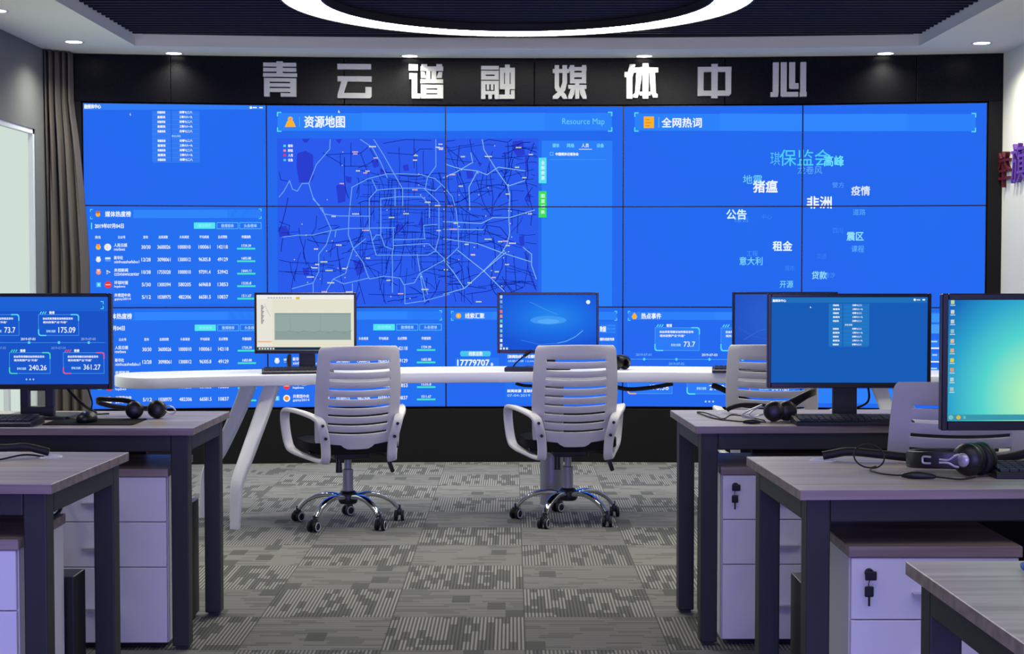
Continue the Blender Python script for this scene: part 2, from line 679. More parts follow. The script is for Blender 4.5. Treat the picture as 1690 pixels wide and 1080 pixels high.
class Canvas:
    """collects flat coloured shapes, given in a picture grid that runs right and down"""

    def __init__(s):
        s.items = []        # (layer, colour, polygon)
        s.l = 0

    def poly(s, pts, c, layer=None):
        s.items.append((s.l if layer is None else layer, c, pts))

    def rect(s, a, b, c, d, col, layer=None):
        s.poly([(a, b), (c, b), (c, d), (a, d)], col, layer)

    def line(s, pts, wd, col, layer=None):
        for (a, b), (c, d) in zip(pts, pts[1:]):
            L = math.hypot(c - a, d - b) or 1e-6
            nx, ny = -(d - b) / L * wd / 2, (c - a) / L * wd / 2
            ex, ey = (c - a) / L * wd * 0.3, (d - b) / L * wd * 0.3
            s.poly([(a + nx - ex, b + ny - ey), (c + nx + ex, d + ny + ey), (c - nx + ex, d - ny + ey), (a - nx - ex, b - ny - ey)], col, layer)

    def frame(s, a, b, c, d, wd, col):
        s.line([(a, b), (c, b)], wd, col)
        s.line([(a, d), (c, d)], wd, col)
        s.line([(a, b), (a, d)], wd, col)
        s.line([(c, b), (c, d)], wd, col)

    def disc(s, x, y, r, col, n=14, ry=None):
        s.poly([(x + r * math.cos(2 * PI * k / n), y + (ry or r) * math.sin(2 * PI * k / n)) for k in range(n)], col)

    def text(s, t, a, b, c, d, col, bold=0.0):
        e = bold * (d - b) * 1.6            # heavier strokes: the same outline laid over itself, a hair apart
        for dx, dy in (((-e, 0), (e, 0), (0, -e), (0, e)) if bold else ((0, 0),)):
            for p in text_polys(t, 0.0):
                s.poly([(a + dx + (c - a) * x, d + dy - (d - b) * y) for x, y in p], col)

    def brackets(s, a, b, c, d, L, wd, col, right=True, left=True):
        if left:
            s.line([(a + L, b), (a, b), (a, b + L)], wd, col)
            s.line([(a, d - L), (a, d), (a + L, d)], wd, col)
        if right:
            s.line([(c - L, b), (c, b), (c, b + L)], wd, col)
            s.line([(c, d - L), (c, d), (c - L, d)], wd, col)


def clip(poly, x0, x1, y0, y1):
    for ax, lim, sg in ((0, x0, 1), (0, x1, -1), (1, y0, 1), (1, y1, -1)):
        if not poly:
            return poly
        out = []
        for i, p in enumerate(poly):
            q = poly[(i + 1) % len(poly)]
            a, b = (p[ax] - lim) * sg, (q[ax] - lim) * sg
            if a >= 0:
                out.append(p)
            if (a >= 0) != (b >= 0):
                t = a / (a - b)
                out.append((p[0] + (q[0] - p[0]) * t, p[1] + (q[1] - p[1]) * t))
        poly = out
    return poly


def screen_mesh(name, parent, items, mapf, W, H, base, ybase, lay=0.0004, off=(0, 0)):
    """one mesh: the lit base sheet and every shape as a thin printed layer over it. mapf: grid -> metres"""
    bm = NB()
    mats = [base]
    idx = {}
    vs = [bm.verts.new(p) for p in ((0, ybase, 0), (W, ybase, 0), (W, ybase, H), (0, ybase, H))]
    bm.faces.new(vs)
    for layer, c, pts in items:
        pts = [mapf(*p) for p in pts]
        pts = [(a - off[0], b - off[1]) for a, b in pts]
        if max(p[0] for p in pts) < 0 or min(p[0] for p in pts) > W or max(p[1] for p in pts) < 0 or min(p[1] for p in pts) > H:
            continue
        pts = clip(pts, 0.0005, W - 0.0005, 0.0005, H - 0.0005)
        if len(pts) < 3:
            continue
        if c not in idx:
            idx[c] = len(mats)
            mats.append(emit(c))
        try:
            f = bm.faces.new([bm.verts.new((a, ybase - lay * (layer + 1), b)) for a, b in pts])
        except ValueError:
            continue
        f.material_index = idx[c]
    for v in bm.verts:
        v.co.x -= W / 2
    me = bpy.data.meshes.new(name)
    bm.normal_update()
    for f in bm.faces:
        if f.normal.y > 0:
            f.normal_flip()
    bm.to_mesh(me)
    bm.free()
    for m in mats:
        me.materials.append(m)
    o = bpy.data.objects.new(name, me)
    COL.objects.link(o)
    o.parent = parent
    return o


BLUE = (36, 106, 240)
WHITE = (236, 244, 255)
PALE = (170, 215, 255)
CYAN = (90, 225, 250)
ORANGE = (250, 178, 50)
cv = Canvas()
random.seed(5)


def header(a, b, c, d, icon, title, tb, big=True, right=True):
    cv.l = 1
    cv.rect(a, b + 1, c, d - 1, (46, 130, 252))
    cv.rect(a + (c - a) * 0.25, b + 1, a + (c - a) * 0.8, d - 1, (49, 134, 254), 2)
    cv.l = 3
    cv.brackets(a, b, c, d, 6 if big else 3.5, 1.8 if big else 1.1, CYAN, right)
    cv.l = 4
    if title:
        cv.text(title, *tb, WHITE, 0.018)


# --- first column, top row: list window
cv.l = 1
cv.rect(136, 169, 438, 180, (50, 126, 246))
cv.l = 2
cv.text('融媒体中心', 138, 171, 165, 178, WHITE, 0.03)
cv.disc(414, 177, 2.2, WHITE)
cv.rect(417, 176, 424, 178, WHITE)
cv.rect(428, 176, 434, 178, WHITE)
cv.l = 1
cv.rect(249, 182, 328, 266, (52, 122, 244))
cv.rect(280, 182, 282, 266, (40, 106, 232), 2)
cv.l = 3
for k in range(11):
    y = 184.6 + k * 7.8
    cv.rect(250, y + 4, 327, y + 4.6, (70, 138, 248), 2)
    if k == 5:
        cv.text('时间', 282, y - 1.5, 296, y + 2, PALE, 0.02)
    else:
        cv.text('直播流' if k % 2 else '采编系统', 258, y - 2, 271, y + 2, WHITE, 0.03)
        cv.text('三零六八一九' if k % 2 else '四零七二八', 295, y - 2, 316, y + 2, WHITE, 0.03)
cv.poly([(213, 185), (214.5, 190), (212.6, 189)], WHITE)

# --- ranking table, shown three times
ROWS = [('人民日报', 'rmrbwx', '30/30', '3600026', '1000010', '100061', '142118', '1739.39'),
        ('新华社', 'xinhuashefabu1', '12/28', '3098061', '1300012', '96305.8', '49129', '1683.88'),
        ('央视新闻', 'cctvnewscenter', '10/38', '1755028', '1000010', '97591.4', '53942', '1664.11'),
        ('环球时报', 'hqsbwx', '5/30', '1300394', '580205', '66968.8', '13853', '1535.8'),
        ('共青团中央', 'gqtzy2014', '5/12', '1038975', '482306', '66581.5', '10837', '1511.67')]


def table(dx, dy):
    g = lambda x, y: (130 + x / 3.087 + dx, 160 + y / 3.087 + dy)
    a, b = g(50, 568)
    c, d = g(927, 616)
    cv.l = 1
    cv.rect(a - 3, b - 4, c + 4, 500 + dy, (38, 112, 242))
    header(a, b, c, d, None, '媒体热度榜', g(125, 578) + g(255, 606), False)
    cv.l = 4
    x, y = g(88, 592)
    cv.disc(x, y + 0.6, 3.8, ORANGE)
    cv.poly([(x - 4, y - 5), (x + 4, y - 5), (x, y)], (225, 90, 60), 5)
    cv.text('2019年07月04日', *(g(72, 640) + g(218, 664)), WHITE, 0.02)
    cv.rect(*(g(52, 636) + g(58, 668)), CYAN)
    cv.rect(*(g(578, 636) + g(688, 668)), (86, 232, 240))
    cv.text('微信榜单', *(g(600, 644) + g(668, 660)), (150, 240, 250), 0.01)
    for (p, q, s) in ((697, 806, '微博榜单'), (815, 926, '头条榜单')):
        cv.l = 3
        a, b = g(p, 637)
        c, d = g(q, 668)
        cv.frame(a, b, c, d, 1.0, (92, 190, 255))
        cv.text(s, *(g(p + 22, 644) + g(q - 22, 662)), PALE, 0.01)
    cv.l = 4
    for s, p, q in (('排名', 72, 100), ('公众号', 188, 226), ('发布', 317, 342), ('总阅读数', 396, 444), ('头条阅读', 504, 552), ('平均阅读', 606, 655), ('总点赞数', 702, 750), ('传播指数', 824, 872)):
        cv.text(s, *(g(p, 702) + g(q, 717)), WHITE, 0.012)
    for k, r in enumerate(ROWS):
        y = 760 + 63.5 * k
        cv.l = 4
        x_, y_ = g(88, y)
        if k in (0, 1, 2):
            cv.disc(x_, y_, 4.2, [(246, 190, 70), (225, 235, 245), (240, 150, 120)][k])
            cv.poly([(x_ - 3.4, y_ - 5), (x_ + 3.4, y_ - 5), (x_, y_ + 1)], [(250, 150, 60), (250, 250, 255), (245, 205, 190)][k], 5)
        else:
            cv.rect(x_ - 3.6, y_ - 3.8, x_ + 3.6, y_ + 3.8, (80, 200, 240))
            cv.text(str(k + 1), x_ - 1.5, y_ - 2.4, x_ + 1.5, y_ + 2.4, WHITE, 0.01)
        x_, y_ = g(136, y)
        if k == 1:
            cv.rect(x_ - 4.5, y_ - 4, x_ + 4.5, y_ - 0.5, (200, 225, 255))
            cv.rect(x_ - 4.5, y_ + 1, x_ + 4.5, y_ + 2.4, (120, 180, 250))
        elif k == 2:
            cv.disc(x_, y_, 4.5, (220, 235, 255), 3)
            cv.disc(x_, y_ + 1, 2.2, (40, 80, 160))
        elif k == 4:
            cv.disc(x_, y_, 5.8, WHITE)
            cv.l = 5
            cv.disc(x_, y_, 3.6, (240, 150, 60))
        else:
            cv.disc(x_, y_, 5.9, WHITE if k == 0 else (236, 58, 62))
            if k == 3:
                cv.rect(x_ - 4, y_ - 1, x_ + 4, y_ + 1, (250, 180, 180), 5)
            else:
                cv.disc(x_, y_, 3.6, (225, 215, 205))
        cv.l = 4
        wn_ = {'人民日报': 235, '新华社': 213, '共青团中央': 250}.get(r[0], 238)
        cv.text(r[0], *(g(168, y - 19) + g(wn_, y - 1)), WHITE, 0.015)
        cv.text(r[1], *(g(168, y + 3) + g(170 + 9 * len(r[1]), y + 18)), WHITE, 0.012)
        for s, p, q in ((r[2], 308, 354), (r[3], 390, 456), (r[4], 496, 560), (r[5], 602, 662), (r[6], 699, 752)):
            cv.text(s, *(g(p, y - 9) + g(q, y + 9)), WHITE, 0.015)
        cv.text(r[7], *(g(824, y - 12) + g(873, y + 1)), WHITE, 0.015)
        cv.rect(*(g(800, y + 5) + g(895, y + 14)), (70, 228, 200))


table(0, 0)
table(0, 168)
table(296.5, 168)

# --- resource map over four displays
A = lambda x, y: (430 + x / 3.177, 170 + y / 3.177)
B = lambda x, y: (730 + x / 3.177, 170 + y / 3.177)
header(458, 185, 1009, 216, None, '资源地图', (502, 191, 568, 210))
cv.text('Resource Map', 927, 195, 997, 208, (110, 205, 250), 0.0)
cv.l = 4
x, y = 479, 201
cv.poly([(470, 209), (474, 199), (484, 199), (488, 209)], ORANGE)
cv.disc(x, 196, 4.2, ORANGE)
cv.disc(x, 196, 1.6, (60, 130, 240))
cv.line([(494, 192), (494, 209)], 0.8, (90, 180, 255))
cv.l = 1
cv.rect(*(A(86, 183) + B(500, 1060)), (44, 92, 238))
cv.rect(893, 232, 1010, 505, (46, 128, 250))
cv.l = 2
PUR = (42, 62, 208)
for pts in ([(190, 262), (235, 248), (272, 270), (276, 390), (262, 410), (200, 415), (186, 330)], [(215, 186), (258, 184), (240, 208), (226, 204)], [(392, 430), (420, 424), (444, 440), (440, 515), (402, 524)], [(440, 380), (474, 388), (470, 420), (446, 414)],
            [(575, 300), (610, 296), (618, 330), (590, 340)], [(480, 820), (530, 826), (540, 880), (500, 905)], [(620, 340), (656, 346), (650, 380), (622, 372)], [(820, 640), (838, 590), (850, 640)], [(88, 650), (130, 640), (152, 690), (96, 700)], [(215, 860), (250, 864), (246, 900), (222, 902)], [(700, 640), (740, 630), (744, 660), (706, 668)], [(390, 190), (424, 186), (410, 214)], [(740, 325), (770, 320), (774, 352), (746, 356)]):
    cv.poly([A(*p) for p in pts], PUR)
for pts in ([(365, 200), (420, 196), (430, 270), (390, 280), (362, 240)], [(120, 355), (155, 350), (160, 392), (126, 396)], [(430, 285), (444, 280), (448, 360), (434, 350)], [(398, 700), (425, 690), (428, 745), (404, 748)], [(180, 310), (205, 316), (192, 335)], [(440, 470), (462, 478), (456, 520), (436, 512)]):
    cv.poly([B(*p) for p in pts], PUR)
cv.l = 3
DARK = (14, 34, 142)
PX = lambda u, v: (u, v)


def inmap(u, v):
    return 458 < u < 886 and 229 < v < 502


def road(pts, wd, c):
    q = []
    for p in pts:
        if inmap(*p):
            q.append(p)
        else:
            if len(q) > 1:
                cv.line(q, wd, c)
            q = []
    if len(q) > 1:
        cv.line(q, wd, c)


# dense street grid in the middle
for k in range(30):
    x = 592 + k * 6.2 + random.uniform(-2, 2)
    y0 = random.choice((290, 305, 330, 350, 380)) + random.uniform(-8, 8)
    y1 = y0 + random.uniform(35, 120)
    road([(x + 0.6 * math.sin(j) + 0.8 * random.random(), y0 + (y1 - y0) * j / 6) for j in range(7)], 0.8, DARK)
for k in range(34):
    y = 296 + k * 4.1 + random.uniform(-1.5, 1.5)
    x0 = 590 + random.uniform(0, 110)
    x1 = x0 + random.uniform(30, 100)
    road([(x0 + (x1 - x0) * j / 6, y + 0.7 * math.sin(j * 1.7) + random.random() * 0.8) for j in range(7)], 0.8, DARK)
# looser, wandering roads everywhere else
for k in range(175):
    while True:
        x, y = random.uniform(462, 884), random.uniform(232, 500)
        if x > 560 or y > 370 or random.random() < 0.12:
            break
    vert = random.random() < 0.5
    L = random.uniform(25, 80)
    a = (PI / 2 if vert else 0) + random.gauss(0, 0.22)
    pts = []
    for j in range(9):
        pts.append((x, y))
        a += random.gauss(0, 0.13)
        x += math.cos(a) * L / 8
        y += math.sin(a) * L / 8
    road(pts, random.choice((0.8, 0.9, 1.2)), DARK)
for pts in ([(95, 820), (150, 832), (270, 838), (380, 850)], [(90, 878), (150, 882), (260, 880), (390, 878)], [(150, 832), (160, 890), (175, 930)], [(240, 830), (262, 880), (270, 930)], [(330, 180), (325, 260), (440, 330), (560, 330)], [(340, 270), (420, 265), (520, 262), (560, 230)], [(470, 210), (470, 330)], [(415, 265), (415, 325)], [(95, 360), (105, 400), (140, 408)], [(95, 620), (150, 640), (140, 690), (260, 690)], [(290, 590), (285, 650), (262, 690), (300, 750)], [(300, 660), (350, 640), (400, 640)], [(350, 780), (400, 740), (440, 745)], [(610, 880), (620, 960), (650, 1050)], [(520, 260), (560, 370)], [(570, 240), (610, 310)], [(640, 210), (760, 190), (890, 195)], [(660, 260), (800, 270), (830, 240), (900, 240)], [(800, 190), (800, 340)], [(510, 940), (540, 1050)], [(560, 1000), (700, 1005), (980, 985)], [(900, 840), (920, 980)], [(640, 940), (640, 1040)]):
    road([A(*p) for p in pts], 1.0, DARK)
for pts in ([(10, 200), (60, 195)], [(30, 240), (90, 290), (110, 320)], [(140, 190), (150, 250), (195, 320)], [(215, 200), (240, 190), (340, 205), (360, 190), (500, 208)], [(215, 285), (330, 290), (420, 278), (490, 276)], [(340, 210), (345, 320), (350, 350), (325, 375), (300, 350)], [(240, 320), (262, 500), (250, 590)], [(175, 400), (210, 520), (250, 590)], [(300, 470), (262, 540), (258, 590)], [(100, 470), (260, 460), (500, 445)], [(80, 360), (110, 430), (130, 560)], [(360, 460), (362, 640)], [(395, 560), (390, 680)], [(20, 545), (120, 540), (330, 545)], [(180, 650), (180, 760)], [(215, 690), (230, 640), (300, 650), (340, 700)], [(240, 720), (330, 760), (500, 745)], [(370, 790), (385, 980)], [(330, 800), (330, 950), (310, 985)], [(260, 830), (250, 960)], [(320, 940), (420, 930), (500, 920)], [(430, 780), (440, 830), (500, 832)], [(455, 880), (490, 980)], [(30, 845), (80, 830), (100, 870), (60, 900), (20, 870)], [(430, 350), (440, 440), (470, 560), (460, 640), (500, 700)], [(470, 440), (430, 500), (450, 540)], [(120, 1000), (230, 985), (300, 960)], [(250, 600), (200, 660), (300, 700), (400, 740)]):
    road([B(*p) for p in pts], 1.1, DARK)
cv.l = 4
MAJ = (112, 166, 240)
MAJ2 = (132, 184, 232)
for pts in ([(482, 760), (455, 690), (458, 600), (475, 440), (560, 395), (660, 370), (740, 370), (840, 375), (910, 395), (950, 430), (1000, 490), (1020, 560), (1030, 650), (1033, 755), (970, 815)], [(600, 795), (580, 720), (565, 650), (565, 500), (605, 455), (720, 445), (850, 445), (900, 490), (930, 520), (930, 700), (910, 775), (870, 795), (600, 795)],
            [(625, 690), (625, 500), (720, 490), (840, 490), (880, 530), (880, 600)], [(625, 650), (625, 690), (645, 750), (690, 765), (690, 650)], [(370, 665), (455, 655), (700, 652)], [(690, 715), (860, 710)], [(690, 745), (870, 735)], [(920, 635), (850, 640), (855, 710)], [(700, 450), (700, 540), (740, 540), (740, 445)],
            [(455, 690), (480, 760), (530, 830), (555, 900), (565, 920), (640, 905), (725, 915), (745, 950), (800, 940), (830, 890), (960, 820), (985, 800)], [(250, 420), (270, 490), (330, 580), (365, 660), (340, 740), (300, 790), (300, 880), (270, 940), (160, 970)], [(270, 940), (270, 1000)], [(385, 700), (390, 665)],
            [(95, 490), (120, 460), (150, 405), (165, 450), (190, 460), (215, 420), (250, 420), (290, 320), (360, 240), (362, 190)], [(330, 580), (400, 590), (570, 592)], [(460, 820), (440, 890), (375, 920), (430, 945), (560, 915)], [(375, 920), (340, 980)], [(270, 500), (320, 550), (330, 580)], [(110, 700), (190, 690), (270, 690), (370, 665)],
            [(520, 190), (580, 230), (625, 310), (660, 390)], [(590, 190), (640, 270), (690, 360), (735, 440)], [(915, 190), (915, 330), (870, 390), (860, 445)], [(685, 770), (685, 990)], [(815, 790), (830, 880)], [(750, 950), (750, 1050), (850, 1035), (985, 1000)], [(835, 890), (870, 1000), (905, 1055)], [(830, 890), (855, 1040)], [(875, 735), (985, 840)], [(545, 710), (480, 760), (460, 820)], [(475, 945), (475, 985)], [(580, 400), (605, 455)], [(850, 445), (910, 460), (940, 430)], [(625, 690), (600, 690), (580, 720)]):
    road([A(*p) for p in pts], 1.35, MAJ)
for pts in ([(205, 190), (215, 245), (280, 350), (340, 435), (350, 480), (345, 600), (350, 680), (335, 740), (310, 780), (210, 880), (110, 970), (0, 1000)], [(0, 390), (60, 365), (155, 310), (145, 260)], [(15, 320), (60, 335), (100, 345), (180, 355), (230, 375), (290, 335), (430, 355), (500, 330)], [(180, 355), (135, 440), (140, 560)], [(340, 435), (430, 405), (500, 410)],
            [(0, 620), (200, 630), (260, 600), (350, 600), (480, 560)], [(0, 660), (210, 662)], [(0, 710), (180, 735), (300, 780), (460, 830), (500, 855)], [(420, 755), (465, 790), (465, 850), (490, 920)], [(75, 770), (215, 880), (320, 985)], [(0, 820), (50, 880), (110, 970), (190, 1055)], [(210, 880), (330, 780)]):
    road([B(*p) for p in pts], 1.35, MAJ2)
cv.l = 5
for k in range(130):
    u, v = random.uniform(470, 876), random.uniform(235, 500)
    if u < 560 and v < 330 and random.random() < 0.7:
        continue
    c = random.choice(((240, 236, 200), (225, 225, 235), (240, 190, 190), (220, 235, 150)))
    if random.random() < 0.45:
        cv.disc(u, v, 0.9, c, 6)
    else:
        n = random.choice((3, 3, 4, 5))
        for j in range(n):
            cv.rect(u + j * 2.4, v, u + j * 2.4 + 1.8, v + 2.0, c)
for j, (c, t) in enumerate((((90, 225, 235), '媒体'), ((250, 150, 110), '网格'), ((235, 60, 80), '人员'), ((70, 205, 240), '设备'))):
    y = 240 + 7.8 * j
    cv.rect(467.5, y - 1.8, 471.5, y + 1.8, c)
    cv.text(t, 475, y - 2.4, 483, y + 2.4, WHITE, 0.02)
# side list of the map
cv.l = 4
for t, a, b in (('媒体', 911, 922), ('网格', 935, 947), ('人员', 959, 971), ('设备', 984, 996)):
    cv.text(t, a, 236.5, b, 243, WHITE if t == '人员' else (120, 220, 255), 0.012)
cv.line([(955, 246), (976, 246)], 0.9, WHITE)
cv.frame(907, 251, 912, 256, 0.7, (120, 200, 255))
cv.text('中国媒体记者协会', 916, 251.5, 954, 256.5, WHITE, 0.03)
cv.line([(906, 263), (1000, 263)], 0.6, (80, 160, 255))
cv.rect(888, 260, 901, 302, (90, 222, 240))
cv.rect(888, 315, 901, 358.5, (60, 222, 96))
cv.l = 5
for j, ch in enumerate('全部资源'):
    cv.text(ch, 892, 265 + 8.5 * j, 898, 271 + 8.5 * j, WHITE, 0.015)
for j, ch in enumerate('图层切换'):
    cv.text(ch, 892, 320 + 8.8 * j, 898, 326 + 8.8 * j, (225, 255, 230), 0.015)
cv.poly([(558, 181), (560.5, 186), (557, 185.5)], WHITE)

# --- hot word cloud
header(1047, 186, 1611, 216, None, '全网热词', (1092, 194, 1158, 210))
cv.rect(1062, 192, 1079, 211, ORANGE)
cv.l = 5
for j in range(3):
    cv.rect(1065, 196.5 + j * 5, 1072 + (j % 2) * 2, 198 + j * 5, (225, 135, 30))
cv.l = 4
cv.line([(1087, 193), (1087, 210)], 0.9, (110, 200, 255))
for t, a, b, c, d, col, bo in (('琪', 1272, 250, 1288, 272, (86, 190, 250), 0), ('保监会', 1287, 246, 1372, 273, (80, 205, 250), 0.004), ('高峰', 1361, 256, 1394, 273.5, (110, 232, 255), 0.012), ('龙卷风', 1317, 273, 1358, 286.5, (96, 180, 250), 0), ('地震', 1227, 288, 1259, 303, (110, 205, 255), 0.004),
                               ('猪瘟', 1244, 297, 1284, 317, WHITE, 0.018), ('非洲', 1333, 323.5, 1374, 343, WHITE, 0.018), ('疫情', 1407, 306, 1438, 321.5, (220, 232, 255), 0.014), ('公告', 1200, 345, 1233, 361.5, (215, 245, 255), 0.016), ('播告', 1213, 356, 1237, 366, (70, 150, 250), 0),
                               ('租金', 1277, 397, 1309, 413, (225, 245, 255), 0.018), ('意大利', 1222, 423, 1260, 436.5, (120, 214, 255), 0.008), ('工程', 1234, 413, 1252, 422, (74, 150, 250), 0), ('震区', 1400, 382, 1428, 396, (150, 232, 255), 0.012), ('课程', 1408, 404, 1429, 415, (88, 176, 252), 0.006),
                               ('贷款', 1342, 446.5, 1367, 459.5, (150, 226, 255), 0.01), ('金沙', 1364, 448, 1381, 457, (74, 160, 250), 0), ('开源', 1289, 462, 1311, 474, (130, 218, 255), 0.004), ('警方', 1375, 300, 1395, 309, (84, 168, 250), 0), ('道路', 1410, 344, 1431, 354, (92, 176, 250), 0), ('中心', 1258, 353, 1275, 361, (60, 132, 248), 0), ('四川', 1377, 375, 1393, 384, (64, 136, 248), 0), ('城市', 1297, 437, 1313, 446, (64, 138, 248), 0), ('交通', 1350, 417, 1366, 426, (56, 128, 246), 0)):
    cv.text(t, a, b, c, d, col, bo)

# --- clue gathering
header(743, 513, 1018, 528, None, '线索汇聚', (766, 516, 798, 525), False)
cv.disc(755, 520.5, 4.4, ORANGE)
cv.disc(755, 520.5, 2, (250, 220, 150), 8)
cv.l = 2
cv.poly([(757, 583), (759, 579), (807, 579), (809, 583), (807, 588), (759, 588)], (74, 196, 240))
cv.rect(749, 590, 822, 606, (42, 120, 244))
cv.l = 4
cv.text('线索总数', 772, 580, 795, 587, WHITE, 0.02)
cv.text('17779707', 753, 593.5, 806, 603.5, WHITE, 0.03)
cv.text('条', 808, 598.5, 813, 604, WHITE, 0.02)
cv.l = 2
cv.rect(832, 530, 1020, 665, (38, 112, 242))
cv.rect(992, 535, 1016, 549, (64, 160, 248))
cv.l = 4
cv.text('【新闻热线】今日爆料', 837, 585.5, 885, 591, WHITE, 0.03)
cv.text('线索来源 12:06', 837, 594, 880, 597.5, PALE, 0.01)
cv.text('新闻来源  互联网', 836, 643, 880, 648, WHITE, 0.03)
cv.text('07-04-2019', 836, 651, 874, 655, PALE, 0.01)
cv.text('数据', 990, 538, 1000, 547, WHITE, 0.02)
cv.text('爆料线索列表', 990, 557, 1014, 562, WHITE, 0.02)

# --- hot events


def event(c_, a, b, c, d, num, nb, col, title='微博', t1='自由贸易港建设加快推进发布', t2='相关政策产业“升级”', tx=None, fs=1.0):
    c_.l = 3
    c_.rect(a, b, c, d, (46, 124, 250) if c_ is cv else (26, 88, 206), 2)
    c_.frame(a, b, c, d, 0.6 * fs, (92, 176, 250))
    L = 13 * fs
    c_.line([(c - L, b), (c - 3 * fs, b), (c, b + 3 * fs), (c, b + L * 0.8)], 2 * fs, col)
    c_.line([(a, d - L * 0.8), (a, d - 3 * fs), (a + 3 * fs, d), (a + L, d)], 2 * fs, col)
    for j in range(3):
        c_.line([(a + (3 + 4 * j) * fs, b - 1.5 * fs), (a + (5.5 + 4 * j) * fs, b - 5 * fs)], 1.6 * fs, col)
    c_.l = 4
    c_.text(title, a + 19 * fs, b - 6 * fs, a + 28 * fs, b - 0.8 * fs, WHITE, 0.02)
    c_.text(t1, a + 8 * fs, b + 5 * fs, c - 10 * fs, b + 9 * fs, WHITE, 0.02)
    c_.text(t2, a + 8 * fs, b + 11.5 * fs, a + 50 * fs, b + 15.5 * fs, WHITE, 0.02)
    c_.text('影响力指数', nb[0] - 21 * fs, nb[3] - 5 * fs, nb[0] - 5 * fs, nb[3] - 0.5 * fs, PALE, 0.015)
    c_.text(num, *nb, WHITE, 0.008)


header(1037, 513, 1610, 528, None, '热点事件', (1059, 516, 1092, 525.5), False)
cv.poly([(1043, 522), (1045, 518), (1047.5, 515), (1050, 518), (1052, 522), (1050, 526), (1045, 526)], ORANGE)
event(cv, 1082, 540, 1156, 578, '73.7', (1130, 563, 1149, 571.5), CYAN)
event(cv, 1192, 540, 1266, 578, '175.09', (1236, 563, 1260, 571.5), CYAN)
event(cv, 1037, 612, 1111, 650, '170.38', (1074, 635, 1105, 643.5), (250, 170, 90))
event(cv, 1136, 612, 1210, 650, '240.26', (1173, 635, 1204, 643.5), (90, 232, 240))
event(cv, 1240, 612, 1314, 650, '361.27', (1277, 635, 1308, 643.5), (240, 80, 110))
cv.l = 3
cv.line([(1038, 592.5), (1318, 592.5)], 0.8, (84, 170, 255))
for x in (1064, 1118, 1173, 1228, 1283):
    cv.disc(x, 592.5, 2.8, (86, 220, 255), 4)
cv.l = 4
for t, a, b in (('2019-07-01', 1050, 583), ('2019-07-02', 1105, 598), ('2019-07-03', 1160, 583), ('2019-07-04', 1215, 598)):
    cv.text(t, a, b, a + 26, b + 4, WHITE if a == 1160 else (120, 180, 250), 0.012)
for x in (1167, 1173, 1179.5):
    cv.disc(x, 662.5, 1.7, PALE, 8)
# --- last display of the lowest row
cv.l = 2
for y0, y1, c in ((516, 530, (60, 150, 252)), (533, 548, (70, 160, 250)), (558, 574, (48, 126, 248)), (580, 592, (48, 126, 248)), (606, 612, (60, 140, 250)), (640, 664, (48, 130, 250))):
    cv.rect(1330, y0, 1604, y1, c)
cv.l = 4
for k in range(9):
    cv.rect(1540 + (k % 3) * 2, 560 + k * 11, 1552 + (k % 2) * 6, 562.4 + k * 11, WHITE if k % 2 else PALE)

# px grid of the photograph -> metres on the unrolled wall
UB = [135, 440, 734, 1028, 1325, 1630]


def wallmap(u, v):
    e = ((u - 882) / 748) ** 2
    vb = [168 + 7 * (1 - e), 337.5 + 3.5 * (1 - e), 506, 672]
    i = 0
    while i < 4 and u > UB[i + 1]:
        i += 1
    x = (i + (u - UB[i]) / (UB[i + 1] - UB[i])) * CW
    j = 0
    while j < 2 and v > vb[j + 1]:
        j += 1
    y = (3 - j - (v - vb[j]) / (vb[j + 1] - vb[j])) * CH
    return x, y


def wave_mat(name, c1, c2, cx, cz, sx, sz, power=1.0, streak=None):
    """lit desktop picture: soft glow from c2 at (cx,cz) fading to c1"""
    m = bpy.data.materials.new(name)
    m.use_nodes = True
    t = NT(m)
    t.nt.nodes.clear()
    tc = t.n('ShaderNodeTexCoord')
    sp = t.n('ShaderNodeSeparateXYZ')
    t.nt.links.new(tc.outputs['Object'], sp.inputs[0])
    dx = t.math('DIVIDE', t.math('SUBTRACT', sp.outputs[0], cx), sx)
    dz = t.math('DIVIDE', t.math('SUBTRACT', sp.outputs[2], cz), sz)
    r = t.math('SQRT', t.math('ADD', t.math('MULTIPLY', dx, dx), t.math('MULTIPLY', dz, dz)))
    cr = t.n('ShaderNodeValToRGB')
    els = cr.color_ramp.elements
    els[0].position, els[0].color = 0.0, lin(c2[0]) + (1,)
    els[1].position, els[1].color = 1.0, lin(c1) + (1,)
    for pos, c in c2[1:]:
        e = els.new(pos)
        e.color = lin(c) + (1,)
    t.nt.links.new(r, cr.inputs[0])
    em = t.n('ShaderNodeEmission')
    t.nt.links.new(cr.outputs[0], em.inputs[0])
    o = t.n('ShaderNodeOutputMaterial')
    t.nt.links.new(em.outputs[0], o.inputs[0])
    return m


def panel_blue():
    m = bpy.data.materials.new('wall_display_blue')
    m.use_nodes = True
    t = NT(m)
    t.nt.nodes.clear()
    tc = t.n('ShaderNodeTexCoord')
    nz = t.n('ShaderNodeTexNoise')
    nz.inputs['Scale'].default_value = 1.6
    nz.inputs['Detail'].default_value = 1
    t.nt.links.new(tc.outputs['Object'], nz.inputs[0])
    c = t.mix(nz.outputs[0], lin((40, 98, 236)) + (1,), lin((34, 114, 244)) + (1,))
    em = t.n('ShaderNodeEmission')
    t.nt.links.new(c, em.inputs[0])
    o = t.n('ShaderNodeOutputMaterial')
    t.nt.links.new(em.outputs[0], o.inputs[0])
    return m


